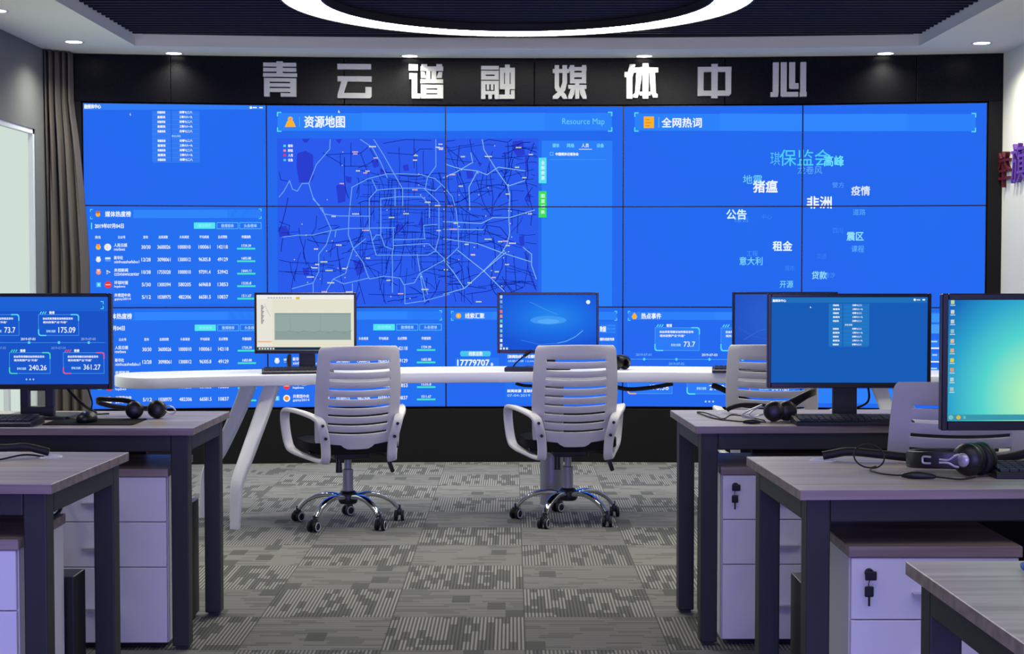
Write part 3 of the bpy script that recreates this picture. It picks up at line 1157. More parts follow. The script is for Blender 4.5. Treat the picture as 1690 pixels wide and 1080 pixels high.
PB = panel_blue()
DESC = [['far-left wall display in the top row, showing a short white list on plain blue', 'wall display second from left in the top row, with the resource map title', 'middle wall display in the top row, with the English map title at its right', 'wall display fourth from left in the top row, with the hot-words title and orange icon', 'far-right wall display in the top row, with the biggest cyan word at its left edge'],
        ['far-left wall display in the middle row, showing a ranking table with medals', 'wall display second from left, middle row, filled with map ring roads', 'middle wall display of the middle row, map left, empty panel right', 'wall display fourth from left, middle row, plain blue with few pale words', 'far-right wall display in the middle row, plain blue with faint words at its left'],
        ['far-left wall display in the bottom row, a ranking table above white table', 'wall display second from left in the bottom row, a ranking table behind the left chair', 'middle wall display in the bottom row, showing the number 17779707', 'wall display fourth from left in the bottom row, showing event boxes on a timeline', 'far-right wall display in the bottom row, almost hidden by the desk monitors']]
for row in range(3):
    for i in range(5):
        s = (i - 2) * CW
        f = s / R
        x, y = arc(s, 0.0)
        z = SB + (2 - row) * CH
        t = thing('wall_display', DESC[row][i], 'video wall display', (x, y + 0.004, z), -f, 'displays of the video wall')
        fb = NB()
        box(fb, -CW / 2 + 0.0008, CW / 2 - 0.0008, 0.002, 0.055, 0.0008, CH - 0.0008)
        for a0, a1, b0, b1 in ((-CW / 2 + 0.0008, -CW / 2 + 0.004, 0.0008, CH - 0.0008), (CW / 2 - 0.004, CW / 2 - 0.0008, 0.0008, CH - 0.0008), (-CW / 2 + 0.0008, CW / 2 - 0.0008, 0.0008, 0.004), (-CW / 2 + 0.0008, CW / 2 - 0.0008, CH - 0.004, CH - 0.0008)):
            box(fb, a0, a1, -0.003, 0.002, b0, b1)
        obj('bezel', fb, M['bezel'], t)
        sm = screen_mesh('screen', t, cv.items, wallmap, CW - 0.008, CH - 0.008, PB, 0.0015, 0.0003, (i * CW + 0.004, (2 - row) * CH + 0.004))
        sm.location.z = 0.004

# ------------------------------------------------------------------ the eight metal characters on the fascia
GLY = {
    '青': (466, 430, [(68, 68, 520, 122), (68, 140, 520, 192), (66, 212, 530, 262), (250, 50, 335, 262), (78, 280, 155, 533), (435, 280, 520, 533), (155, 280, 435, 330), (155, 350, 435, 400), (155, 418, 435, 470), (305, 486, 435, 533)]),
    '云': (586, 430, [(1085, 75, 1550, 150), (1085, 245, 1555, 318), [(1140, 310), (1228, 310), (1170, 480), (1165, 547), (1085, 547), (1085, 500)], (1160, 475, 1470, 547), [(1470, 392), (1553, 392), (1553, 520), (1530, 547), (1470, 547)]]),
    '谱': (707, 670, [(45, 75, 170, 158), (50, 200, 160, 275), (85, 275, 160, 545), (160, 478, 200, 545), (218, 72, 298, 105), (425, 72, 505, 105), (205, 103, 520, 165), (285, 165, 342, 280), (358, 165, 425, 280), [(208, 180), (262, 180), (285, 262), (215, 262)], [(455, 180), (510, 180), (500, 262), (425, 262)], (205, 280, 520, 335), (210, 355, 285, 545), (437, 355, 520, 545), (285, 355, 437, 405), (285, 423, 437, 473), (285, 490, 437, 545)]),
    '融': (822, 670, [(1048, 92, 1295, 145), (1048, 160, 1112, 285), (1235, 160, 1295, 285), (1112, 160, 1235, 213), (1112, 232, 1235, 285), (1048, 300, 1110, 550), (1235, 300, 1295, 550), (1110, 300, 1235, 345), (1125, 345, 1162, 425), (1182, 345, 1220, 425), (1110, 440, 1235, 488), (1148, 488, 1200, 550), (1380, 75, 1448, 120), (1308, 118, 1368, 415), (1380, 118, 1446, 490), (1458, 118, 1518, 415), (1368, 118, 1380, 185), (1446, 118, 1458, 185), (1368, 345, 1380, 415), (1446, 345, 1458, 415), (1300, 490, 1515, 548), (1462, 430, 1515, 490)]),
    '媒': (941, 905, [(88, 82, 148, 400), (195, 82, 260, 330), (62, 135, 290, 190), [(195, 320), (260, 320), (235, 430), (130, 548), (62, 548), (62, 510), (160, 430)], [(88, 370), (148, 370), (180, 430), (240, 480), (268, 548), (205, 548), (150, 470), (100, 430)], (285, 108, 530, 160), (300, 82, 360, 335), (465, 82, 525, 335), (360, 185, 465, 250), (360, 275, 465, 335), (275, 355, 530, 410), (372, 335, 430, 548), [(310, 410), (372, 410), (360, 480), (330, 548), (276, 548), (276, 510)], [(430, 410), (500, 410), (530, 510), (530, 548), (480, 548), (440, 480)]]),
    '体': (1060, 905, [[(1130, 72), (1210, 72), (1168, 250), (1060, 250), (1060, 178), (1105, 178)], (1088, 240, 1168, 548), (1310, 60, 1390, 120), (1185, 118, 1525, 185), (1310, 185, 1390, 548), (1270, 455, 1420, 505), [(1225, 185), (1300, 185), (1265, 470), (1240, 535), (1178, 535), (1178, 490), (1205, 470)], [(1405, 185), (1480, 185), (1495, 475), (1520, 485), (1520, 535), (1455, 535), (1425, 470)]]),
    '中': (1178, 1140, [(88, 115, 550, 185), (88, 185, 168, 515), [(468, 185), (548, 185), (548, 485), (520, 515), (468, 515)], (168, 442, 468, 515), (275, 75, 362, 548)]),
    '心': (1298, 1140, [(1118, 62, 1198, 480), [(1088, 470), (1198, 470), (1190, 535), (1088, 535)], (1225, 62, 1308, 475), [(1225, 470), (1465, 470), (1465, 535), (1245, 535), (1225, 520)], (1340, 62, 1422, 360), [(1340, 350), (1470, 350), (1470, 430), (1360, 430), (1340, 415)], (1492, 62, 1572, 480), (1485, 470, 1580, 535)]),
}
ORD = ['first', 'second', 'third', 'fourth', 'fifth', 'sixth', 'seventh', 'last']
for k, (ch, (uc, org, parts)) in enumerate(GLY.items()):
    xw = (uc - 845) / 2500 * 9.97
    s = R * math.asin((xw - XC) / R)
    x, y = arc(s, 0.0)
    kx = 9.98 / 2500 / 8.45
    bm = NB()
    for j, p in enumerate(parts):
        if len(p) == 4 and not isinstance(p[0], tuple):
            a, b, c, d = p
            p = [(a, b), (c, b), (c, d), (a, d)]
        q = [((px - (uc - org) * 8.45) * kx, -(py / 8.45 + 98 - 135) * 8.45 * kx) for px, py in p]
        prism(bm, q, -0.034 - 0.00015 * j, 0.0, 'xz', 0)
    o = obj('sign_character', bm, M['letter'])
    o.location = (x, y - 0.0005, 2.5115)
    o.rotation_euler = (0, 0, -s / R)
    tag(o, 'grey metal character %s, %s from the left on the black fascia' % (ch, ORD[k]) if k < 7 else 'grey metal character 心, the last at the right end of the black fascia', 'sign character', 'metal characters above the video wall')

# characters on the right wall
for ch, ya, yb, za, zb, m, lab in (('举', 9.84, 9.60, 1.805, 2.035, M['maroon'], 'dark red raised character 举 on the pale right wall, beside the black fascia'), ('旗', 9.555, 9.29, 1.82, 2.065, M['purple'], 'purple raised character 旗 on the pale right wall, cut by the photo edge')):
    bm = NB()
    tp = text_polys(ch, 0.0)
    t2 = bmesh.new()
    vm = {}
    for p in tp:
        fv = []
        for a, b in p:
            key = (round(a, 5), round(b, 5))
            if key not in vm:
                vm[key] = t2.verts.new((0, (ya - yb) / 2 - a * (ya - yb), b * (zb - za)))
            fv.append(vm[key])
        try:
            t2.faces.new(fv)
        except ValueError:
            pass
    ex = bmesh.ops.extrude_face_region(t2, geom=t2.faces[:])
    for v in ex['geom']:
        if isinstance(v, bmesh.types.BMVert):
            v.co.x -= 0.025
    merge(bm, t2)
    o = obj('wall_character', bm, m)
    o.location = (XR, (ya + yb) / 2, za)
    tag(o, lab, 'wall lettering', 'raised characters on the right wall')

# ------------------------------------------------------------------ ceiling lamps


def downlight(loc, label):
    t = thing('ceiling_downlight', label, 'downlight', loc, 0, 'recessed ceiling downlights')
    bm = NB()
    lathe(bm, [(0.048, 0.012), (0.05, -0.002), (0.062, -0.004), (0.066, 0.0), (0.066, 0.004)], 28)
    obj('trim_ring', bm, M['frame'], t, True)
    bm = NB()
    lathe(bm, [(0, -0.0022), (0.049, -0.0022)], 24)
    obj('lens', bm, emit((255, 255, 246), 9.0), t)
    l = bpy.data.lights.new('downlight_beam', 'SPOT')
    l.energy = 52
    l.color = (1.0, 0.97, 0.86)
    l.spot_size = math.radians(140)
    l.spot_blend = 1.0
    l.shadow_soft_size = 0.04
    lo = bpy.data.objects.new('downlight_beam', l)
    COL.objects.link(lo)
    lo.parent = t
    lo.location = (0, 0, -0.012)
    return t


for x, y, lab in ((-2.677, 9.315, 'downlight in the left soffit near the curtain'), (-2.77, 8.2, 'downlight in the left soffit cut by the photo edge'), (2.885, 9.364, 'downlight in the right soffit above the right wall lettering'),
                  (-2.176, None, 'downlight over the left end of the black fascia, left of the first character'), (-0.666, None, 'downlight right above the third metal character'), (0.862, None, 'downlight right above the sixth metal character'), (2.405, None, 'downlight over the right end of the black fascia')):
    if y is None:
        y = arc(R * math.asin((x - XC) / R), 0.085)[1]
    downlight((x, y, ZC), lab)

t = thing('ring_lamp', 'large glowing white ring lamp under the black slatted ceiling', 'ceiling lamp', (0.028, 8.0, 2.69))
RO, RI = 1.245, 1.02
bm = NB()
lathe(bm, [(RI, 0.0), (RI, 0.042), (RO, 0.042), (RO, 0.0), (RO - 0.012, -0.001), (RO - 0.012, 0.006), (RI + 0.012, 0.006), (RI + 0.012, -0.001), (RI, 0.0)], 128)
obj('housing', bm, M['grille'], t, True)
bm = NB()
lathe(bm, [(RI + 0.012, 0.003), (RO - 0.012, 0.003)], 128)
obj('diffuser', bm, emit((255, 252, 234), 27.0), t)
for x0, x1, y0, y1, n, lab in ((-1.31, -1.14, 7.35, 8.62, 1, 'pale metal strip seen through the ceiling slats left of the ring lamp'), (1.37, 1.57, 7.25, 8.75, 4, 'pale slotted air vent seen through the ceiling slats right of the ring lamp')):
    t = thing('ceiling_vent', lab, 'air vent', ((x0 + x1) / 2, (y0 + y1) / 2, RT + 0.06))
    for j in range(n):
        w_ = (x1 - x0) / n
        bm = NB()
        box(bm, x0 - (x0 + x1) / 2 + j * w_, x0 - (x0 + x1) / 2 + j * w_ + (w_ * 0.62 if n > 1 else w_), (y0 - y1) / 2, (y1 - y0) / 2, 0.0, 0.03)
        obj('vent_bar', bm, M['steel'], t)

# curtain gathered in the corner
bm = NB()
NX, NZ = 72, 26
g = []
for j in range(NZ + 1):
    z = 0.02 + 2.645 * j / NZ
    row = []
    for k in range(NX + 1):
        a = k / NX
        wd = 0.135 + 0.085 * max(0, min(1, (2.3 - z) / 1.0)) ** 0.7
        x = XL + 0.012 + wd * a
        y = 9.63 + 0.035 * math.sin(a * 26 + 0.5 * math.sin(z * 1.7)) + 0.012 * math.sin(a * 61 + z * 2) + 0.12 * a
        row.append(bm.verts.new((x, y, z)))
    g.append(row)
for j in range(NZ):
    for k in range(NX):
        bm.faces.new((g[j][k], g[j][k + 1], g[j + 1][k + 1], g[j + 1][k]))
o = obj('curtain', bm, M['curtain'], None, True, 180)
md = o.modifiers.new('cloth_thickness', 'SOLIDIFY')
md.thickness = 0.003
tag(o, 'taupe curtain gathered in the left corner beside the video wall', 'curtain')

# ------------------------------------------------------------------ desks with pedestals and towers
TZ = 0.752


def desk(label, xe, ye, side, deep, deg):
    """xe, ye: middle of the end edge beside the aisle; side: where the desk lies from it"""
    hx, hy = 0.7, deep / 2
    a = math.radians(deg)
    t = thing('office_desk', label, 'desk', (xe + side * hx * math.cos(a), ye + side * hx * math.sin(a), 0), a, 'wood-topped office desks')
    bm = NB()
    box(bm, -hx, hx, -hy, hy, TZ - 0.025, TZ, 0.0015, 1)
    tp = obj('tabletop', bm, [M['wood'], M['edge']], t)
    for p in tp.data.polygons:
        if abs(p.normal.z) < 0.5:
            p.material_index = 1
    L = 0.058
    ins = 0.022
    for sx in (-1, 1):
        for sy in (-1, 1):
            bm = NB()
            ax = sx * (hx - ins - L / 2)
            ay = sy * (hy - ins - L / 2)
            box(bm, ax - L / 2, ax + L / 2, ay - L / 2, ay + L / 2, 0.012, TZ - 0.025, 0.004, 2)
            box(bm, ax - L / 2 + 0.01, ax + L / 2 - 0.01, ay - L / 2 + 0.01, ay + L / 2 - 0.01, 0.0, 0.012)
            obj('leg', bm, M['darkmetal'], t)
    for sx in (-1, 1):
        bm = NB()
        ax = sx * (hx - ins - L / 2)
        box(bm, ax - L / 2, ax + L / 2, -hy + ins + L, hy - ins - L, TZ - 0.083, TZ - 0.025, 0.004, 2)
        obj('side_rail', bm, M['darkmetal'], t)
    for sy in (-1, 1):
        bm = NB()
        ay = sy * (hy - ins - L / 2)
        box(bm, -hx + ins + L, hx - ins - L, ay - L / 2, ay + L / 2, TZ - 0.083, TZ - 0.025, 0.004, 2)
        obj('long_rail', bm, M['darkmetal'], t)
    bm = NB()
    box(bm, -hx + 0.3, hx - 0.3, hy - ins - 0.03, hy - ins - 0.012, 0.36, TZ - 0.083, 0.002, 1)
    obj('modesty_panel', bm, M['plinth'], t)
    return t


def pedestal(label, x0, y0, hdx=0.0):
    lock_left = True
    W, Dp, H = 0.42, 0.40, 0.612
    t = thing('drawer_pedestal', label, 'drawer cabinet', (x0 + W / 2, y0 + Dp / 2, 0), 0, 'white three-drawer pedestals')
    bm = NB()
    box(bm, -W / 2 + 0.006, W / 2 - 0.006, -Dp / 2 + 0.022, Dp / 2 - 0.004, 0.022, H - 0.027)
    obj('body', bm, M['laminate'], t)
    bm = NB()
    box(bm, -W / 2, W / 2, -Dp / 2, Dp / 2, H - 0.027, H, 0.0015, 1)
    obj('top', bm, M['edge'], t)
    bm = NB()
    box(bm, -W / 2 + 0.03, W / 2 - 0.03, -Dp / 2 + 0.045, Dp / 2 - 0.03, 0.0, 0.022)
    obj('plinth', bm, M['black'], t)
    for j, (z0, z1) in enumerate(((0.434, H - 0.029), (0.281, 0.431), (0.024, 0.278))):
        bm = NB()
        box(bm, -W / 2 + 0.008, W / 2 - 0.008, -Dp / 2 + 0.004, -Dp / 2 + 0.022, z0, z1, 0.0015, 1)
        d = obj('drawer', bm, M['laminate'], t)
        zc = (z0 + z1) / 2 - 0.008
        bm = NB()
        prism(bm, [(-Dp / 2 + 0.004, zc - 0.004), (-Dp / 2 - 0.018, zc - 0.004), (-Dp / 2 - 0.018, zc - 0.010), (-Dp / 2 - 0.020, zc - 0.010), (-Dp / 2 - 0.020, zc), (-Dp / 2 + 0.004, zc)], hdx - 0.056, hdx + 0.056, 'yz')
        obj('handle', bm, M['silver'], d)
        if j == 0:
            lx = -W / 2 + 0.05 if lock_left else W / 2 - 0.05
            bm = NB()
            mt = Matrix.Translation((lx, -Dp / 2 + 0.004, z1 - 0.035)) @ Matrix.Rotation(PI / 2, 4, 'X')
            lathe(bm, [(0, 0.012), (0.009, 0.012), (0.011, 0.008), (0.011, 0)], 16, mt)
            cyl(bm, (lx - 0.003, -Dp / 2 - 0.008, z1 - 0.035), (lx - 0.003, -Dp / 2 - 0.018, z1 - 0.036), 0.007, 0.007, 10)
            lk = obj('lock', bm, M['black'], d, True)
            bm = NB()
            box(bm, lx - 0.014, lx + 0.014, -Dp / 2 - 0.021, -Dp / 2 - 0.014, z1 - 0.05, z1 - 0.028, 0.003, 2)
            tube(bm, [(lx, -Dp / 2 - 0.018, z1 - 0.04), (lx - 0.006, -Dp / 2 - 0.02, z1 - 0.058), (lx - 0.004, -Dp / 2 - 0.018, z1 - 0.07)], 0.0012, 6)
            box(bm, lx - 0.015, lx + 0.007, -Dp / 2 - 0.021, -Dp / 2 - 0.015, z1 - 0.09, z1 - 0.064, 0.003, 2)
            box(bm, lx - 0.0065, lx - 0.0015, -Dp / 2 - 0.019, -Dp / 2 - 0.017, z1 - 0.112, z1 - 0.09)
            obj('key', bm, M['black'], d)
    return t


def tower(label, x0, x1, y0, y1, h=0.435):
    t = thing('computer_tower', label, 'computer', ((x0 + x1) / 2, (y0 + y1) / 2, 0), 0, 'black computer towers under the desks')
    hx, hy = (x1 - x0) / 2, (y1 - y0) / 2
    bm = NB()
    box(bm, -hx, hx, -hy, hy, 0.012, h, 0.004, 2)
    obj('case', bm, M['black'], t)
    bm = NB()
    for sx in (-1, 1):
        for sy in (-1, 1):
            cyl(bm, (sx * (hx - 0.03), sy * (hy - 0.03), 0), (sx * (hx - 0.03), sy * (hy - 0.03), 0.013), 0.012)
    obj('feet', bm, M['rubber'], t)


desk('left desk farther back, with a headset and mouse on it', -1.0575, 5.327, -1, 0.604, -1.0)
desk('nearest left desk, cut by the photo edge, with a cable on its bare top', -1.12, 4.035, -1, 0.655, -2.2)
desk('right desk farthest back, holding the monitor with the white list', 0.606, 5.375, 1, 0.59, 2.4)
desk('middle right desk with a silver-trimmed headset and cable loop on it', 0.6755, 3.934, 1, 0.65, 2.5)
desk('nearest right desk in the bottom right corner, bare corner visible', 0.7175, 2.422, 1, 0.605, 1.0)
pedestal('white drawer pedestal under the farther left desk', -1.572, 5.05, -0.02)
pedestal('white drawer pedestal under the nearest left desk, at the photo edge', -1.642, 3.725, -0.02)
pedestal('white drawer pedestal with hanging keys under the farthest right desk', 0.706, 5.10)
pedestal('white drawer pedestal with hanging keys under the middle right desk', 0.812, 3.63)
tower('black computer tower behind the pedestal of the farther left desk', -1.56, -1.16, 5.46, 5.58)
tower('black computer tower beside the pedestal of the nearest left desk', -1.60, -1.205, 4.135, 4.25)
tower('black computer tower behind the pedestal of the farthest right desk', 0.69, 1.08, 5.505, 5.61)
tower('black computer tower behind the pedestal of the middle right desk', 0.778, 1.18, 4.04, 4.2)

# ------------------------------------------------------------------ the long white table
RT_, TCX, TCY = 5.0, 0.32, 2.80          # radius of the front edge, centre of its arc
TH0, TH1 = -0.42, 0.42
TW = 0.47
TTZ = 0.752
t = thing('conference_table', 'long curved white table standing in front of the video wall', 'table', (TCX, 7.9, 0))
outl = []


def ring_pt(r, th):
    return (r * math.sin(th), TCY + r * math.cos(th) - 7.9)


for k in range(41):
    outl.append(ring_pt(RT_, TH0 + (TH1 - TH0) * k / 40))
for k in range(1, 14):                     # rounded right end
    a = PI * k / 14
    c = ring_pt(RT_ + TW / 2, TH1)
    th = TH1
    ex, ey = math.cos(th), -math.sin(th)
    nx, ny = math.sin(th), math.cos(th)
    q = (-math.cos(a) * TW / 2, math.sin(a) * 0.17)
    outl.append((c[0] + nx * q[0] + ex * q[1], c[1] + ny * q[0] + ey * q[1]))
for k in range(41):
    outl.append(ring_pt(RT_ + TW, TH1 + (TH0 - TH1) * k / 40))
for k in range(1, 14):
    a = PI * k / 14
    c = ring_pt(RT_ + TW / 2, TH0)
    th = TH0
    ex, ey = -math.cos(th), math.sin(th)
    nx, ny = math.sin(th), math.cos(th)
    q = (math.cos(a) * TW / 2, math.sin(a) * 0.17)
    outl.append((c[0] + nx * q[0] + ex * q[1], c[1] + ny * q[0] + ey * q[1]))
bm = NB()
prism(bm, outl, TTZ - 0.055, TTZ, 'xy', 0, 0.006)
obj('tabletop', bm, M['white'], t, True, 30)


def tleg(p):
    bm = NB()
    path = [Vector(q) - Vector((TCX, 7.9, 0)) for q in p]
    sweep(bm, smooth_path(path, 6), rrect(0.038, 0.028, 0.014), (0.2, 1, 0.02), False, lambda f: 1.0 - 0.38 * f)
    obj('leg', bm, M['white'], t, True, 50)


LT = TTZ - 0.054
for s in (1, -1):
    mx = lambda x: TCX + s * (x - TCX)
    tleg([(mx(-1.215), 7.66, LT), (mx(-1.255), 7.60, 0.56), (mx(-1.315), 7.50, 0.36), (mx(-1.345), 7.455, 0.265), (mx(-1.358), 7.435, 0.2), (mx(-1.362), 7.43, 0.1), (mx(-1.365), 7.425, 0.0)])
    tleg([(mx(-1.36), 7.84, LT), (mx(-1.41), 7.825, 0.56), (mx(-1.50), 7.795, 0.36), (mx(-1.555), 7.785, 0.265), (mx(-1.575), 7.78, 0.2), (mx(-1.582), 7.775, 0.1), (mx(-1.585), 7.77, 0.0)])
bm = NB()
lathe(bm, [(0, 0), (0.072, 0), (0.07, 0.01), (0.063, 0.015), (0.063, LT), (0, LT)], 32, Matrix.Translation((0.215 - TCX, 8.14 - 7.9, 0)))
obj('column', bm, M['steel'], t, True)

# cables slung below the table
for lab, pts, r in (('black cable bundle slung below the white table, right of the middle chair', [(0.5, 7.9, 0.68), (0.6, 7.9, 0.655), (0.72, 7.9, 0.662), (0.84, 7.9, 0.683)], 0.011), ('thick black cable hanging below the white table, beside the half-hidden chair', [(1.04, 7.86, 0.68), (1.09, 7.85, 0.66), (1.17, 7.84, 0.622), (1.3, 7.83, 0.57), (1.42, 7.82, 0.54)], 0.015), ('short brown cable end below the white table, left of the middle chair', [(0.02, 7.86, 0.687), (0.06, 7.85, 0.678), (0.12, 7.85, 0.676), (0.16, 7.86, 0.687)], 0.008)):
    bm = NB()
    tube(bm, pts, r)
    tag(obj('power_cable', bm, M['rubber'], None, True), lab, 'cable')

# ------------------------------------------------------------------ chairs


def chair_back_bm():
    """white shell with nine slots: a grid with the slot cells left out"""
    us = [-1, -0.985, -0.95, -0.88, -0.735, -0.72, -0.55, -0.36, -0.18, 0, 0.18, 0.36, 0.55, 0.72, 0.735, 0.88, 0.95, 0.985, 1]
    NS = 9
    H0, H1 = 0.405, 0.905
    slots = [0.485 + 0.0432 * k for k in range(NS)]
    zs = [H0, H0 + 0.006, H0 + 0.03, 0.455]
    for z in slots:
        zs += [z - 0.0055, z + 0.0055]
    zs += [0.862, 0.884, 0.897, H1]
    zs.sort()
    bm = NB()
    g = []
    for z in zs:
        f = (z - H0) / (H1 - H0)
        hw = 0.2 + 0.014 * math.sin(f * PI) - 0.002 * f
        e = min(z - H0, H1 - z)
        cut = 0.013 * max(0, 1 - e / 0.02) ** 2
        row = []
        for u in us:
            x = (hw - cut) * u
            y = -0.205 - 0.035 * math.sin(f * PI * 0.9) - 0.075 * f ** 1.6 + 0.055 * u * u
            sag = 0.014 * (1 - f ** 3)
            row.append(bm.verts.new((x, y, z + sag * (u * u - 0.4) + 0.006 * f ** 3 * (1 - u * u))))
        g.append(row)
    for j in range(len(zs) - 1):
        zc = (zs[j] + zs[j + 1]) / 2
        sl = [k for k, z in enumerate(slots) if abs(zc - z) < 0.004]
        for i in range(len(us) - 1):
            uc = (us[i] + us[i + 1]) / 2
            if sl:
                lim = 0.72 if sl[0] > 1 else (0.65 if sl[0] == 0 else 0.72)
                if abs(uc) < lim:
                    continue
            bm.faces.new((g[j][i], g[j][i + 1], g[j + 1][i + 1], g[j + 1][i]))
    return bm


def make_chair(label):
    t = thing('swivel_chair', label, 'office chair', (0, 0, 0), 0, 'white slotted swivel chairs')
    o = obj('backrest', chair_back_bm(), M['plastic'], t, True, 60)
    md = o.modifiers.new('shell_thickness', 'SOLIDIFY')
    md.thickness = 0.009
    md.offset = 0
    bv = o.modifiers.new('soft_edge', 'BEVEL')
    bv.width = 0.003
    bv.segments = 2
    bv.limit_method = 'ANGLE'
    bm = NB()
    t2 = bmesh.new()
    bmesh.ops.create_cube(t2, size=1)
    bmesh.ops.subdivide_edges(t2, edges=t2.edges[:], cuts=7, use_grid_fill=True)
    for v in t2.verts:
        x, y, z = v.co * 2
        k = (1 - 0.18 * abs(x) ** 4 * abs(y) ** 4)
        zz = z * (1 - 0.45 * max(abs(x), abs(y)) ** 6)
        v.co = Vector((x * 0.235 * k, 0.02 + y * 0.225 * k, 0.40 + zz * 0.036 + 0.012 * (x * x) - 0.016 * max(0, y) ** 3))
    merge(bm, t2)
    obj('seat', bm, M['fabric'], t, True, 60)
    for s in (-1, 1):
        bm = NB()
        pts = [(0.166, -0.222, 0.355), (0.168, -0.232, 0.43), (0.182, -0.246, 0.50), (0.2, -0.232, 0.55), (0.238, -0.14, 0.572), (0.268, -0.03, 0.58), (0.285, 0.07, 0.578), (0.291, 0.135, 0.555), (0.287, 0.14, 0.48), (0.274, 0.115, 0.395), (0.252, 0.06, 0.366), (0.212, -0.07, 0.352), (0.18, -0.18, 0.345)]
        sweep(bm, smooth_path([(s * x, y, z) for x, y, z in pts], 5, True), rrect(0.0105, 0.023, 0.007), (s, 0, 0.15), True)
        a = obj('armrest', bm, M['plastic'], t, True, 50)
        for zz, xx in ((0.525, 0.187), (0.462, 0.172)):
            bm = NB()
            cyl(bm, (s * xx, -0.245, zz), (s * xx, -0.262, zz), 0.0075, 0.0075, 12)
            obj('bolt', bm, M['black'], a)
    bm = NB()
    box(bm, -0.09, 0.09, -0.1, 0.12, 0.335, 0.372, 0.01, 2)
    box(bm, -0.2, 0.2, -0.03, 0.03, 0.352, 0.372, 0.006, 2)
    obj('tilt_mechanism', bm, M['black'], t)
    bm = NB()
    tube(bm, [(0.06, 0.0, 0.352), (0.17, -0.02, 0.345), (0.2, -0.03, 0.315)], 0.005)
    box(bm, -0.011, 0.011, -0.006, 0.006, -0.068, 0.0, 0.005, 2, mtx=Matrix.Translation((0.203, -0.03, 0.318)) @ Matrix.Rotation(-0.35, 4, 'Y'))
    obj('lift_lever', bm, M['black'], t, True)
    bm = NB()
    cyl(bm, (-0.07, -0.1, 0.345), (-0.07, -0.1, 0.275), 0.014, 0.017, 14)
    obj('tension_knob', bm, M['black'], t, True)
    bm = NB()
    lathe(bm, [(0, 0.12), (0.026, 0.12), (0.026, 0.275), (0.018, 0.28), (0.018, 0.34), (0, 0.34)], 24)
    obj('gas_lift', bm, M['steel'], t, True)
    bm = NB()
    lathe(bm, [(0, 0.105), (0.042, 0.105), (0.048, 0.115), (0.048, 0.15), (0.036, 0.165), (0.027, 0.168)], 28)
    obj('hub', bm, M['black'], t, True)
    RB = 0.272
    for k in range(5):
        a = PI / 2 + 2 * PI * k / 5
        ca, sa = math.cos(a), math.sin(a)
        P = lambda r, z: (r * ca, r * sa, z)
        bm = NB()
        sweep(bm, smooth_path([P(0.03, 0.135), P(0.1, 0.146), P(0.165, 0.135), P(0.225, 0.105), P(RB - 0.012, 0.068)], 6), rrect(0.02, 0.013, 0.008), (0, 0, 1), False, lambda f: 1.0 - 0.3 * f)
        obj('base_arm', bm, M['chrome'], t, True, 50)
        rot = Matrix.Translation((RB * ca, RB * sa, 0)) @ Matrix.Rotation(a + (k * 2.1 + 0.6), 4, 'Z')
        bm = NB()
        box(bm, -0.012, 0.012, -0.018, 0.02, 0.028, 0.062, 0.006, 2, mtx=rot)
        cyl(bm, (RB * ca, RB * sa, 0.055), (RB * ca, RB * sa, 0.08), 0.006)
        c = obj('caster', bm, M['black'], t, True)
        for sx in (-1, 1):
            bm = NB()
            mt = rot @ Matrix.Translation((sx * 0.017, 0.006, 0.0265)) @ Matrix.Rotation(PI / 2, 4, 'Y')
            lathe(bm, [(0, -0.009), (0.02, -0.009), (0.0265, -0.006), (0.0265, 0.006), (0.02, 0.009), (0, 0.009)], 24, mt)
            wl = obj('wheel', bm, [M['rubber'], M['silver']], c, True)
            bm = NB()
            lathe(bm, [(0.0175, sx * 0.0085), (0.0175, sx * 0.0103), (0.0225, sx * 0.0103), (0.0235, sx * 0.0085)], 24, mt)
            merge_into(wl, bm, 1)
    return t


def merge_into(o, bm, mi):
    b = bmesh.new()
    b.from_mesh(o.data)
    merge(b, bm, mi)
    b.to_mesh(o.data)
    b.free()
    for p in o.data.polygons:
        p.use_smooth = True


c1 = make_chair('white slotted swivel chair on the left, in front of the screen with a grey picture')
c1.location = (-0.825, 7.585, 0)
c1.rotation_euler = (0, 0, math.radians(20))
BASE = ('base_arm', 'caster', 'hub', 'gas_lift')


def turn_base(ch, deg):
    for o in kids(ch):
        if o.name.split('.')[0] in BASE:
            o.rotation_euler.z = math.radians(deg)


k2 = dup(c1, (0.285, 7.69, 0), math.radians(7), 'white slotted swivel chair in the middle, in front of the screen with blue swirls')
k3 = dup(c1, (1.27, 7.30, 0), math.radians(-14), 'white slotted swivel chair half hidden behind the monitor with the white list')
k4 = dup(c1, (1.375, 4.85, 0), math.radians(-2), 'white slotted swivel chair between the two right desks, behind the aqua screen')
turn_base(c1, -15)
turn_base(k2, 1)
for ch, dz in ((k3, 0.02), (k4, 0.03)):          # seats set a little higher on their gas lifts
    for o in kids(ch):
        if o.name.split('.')[0] not in BASE:
            o.location.z += dz

# ------------------------------------------------------------------ monitors


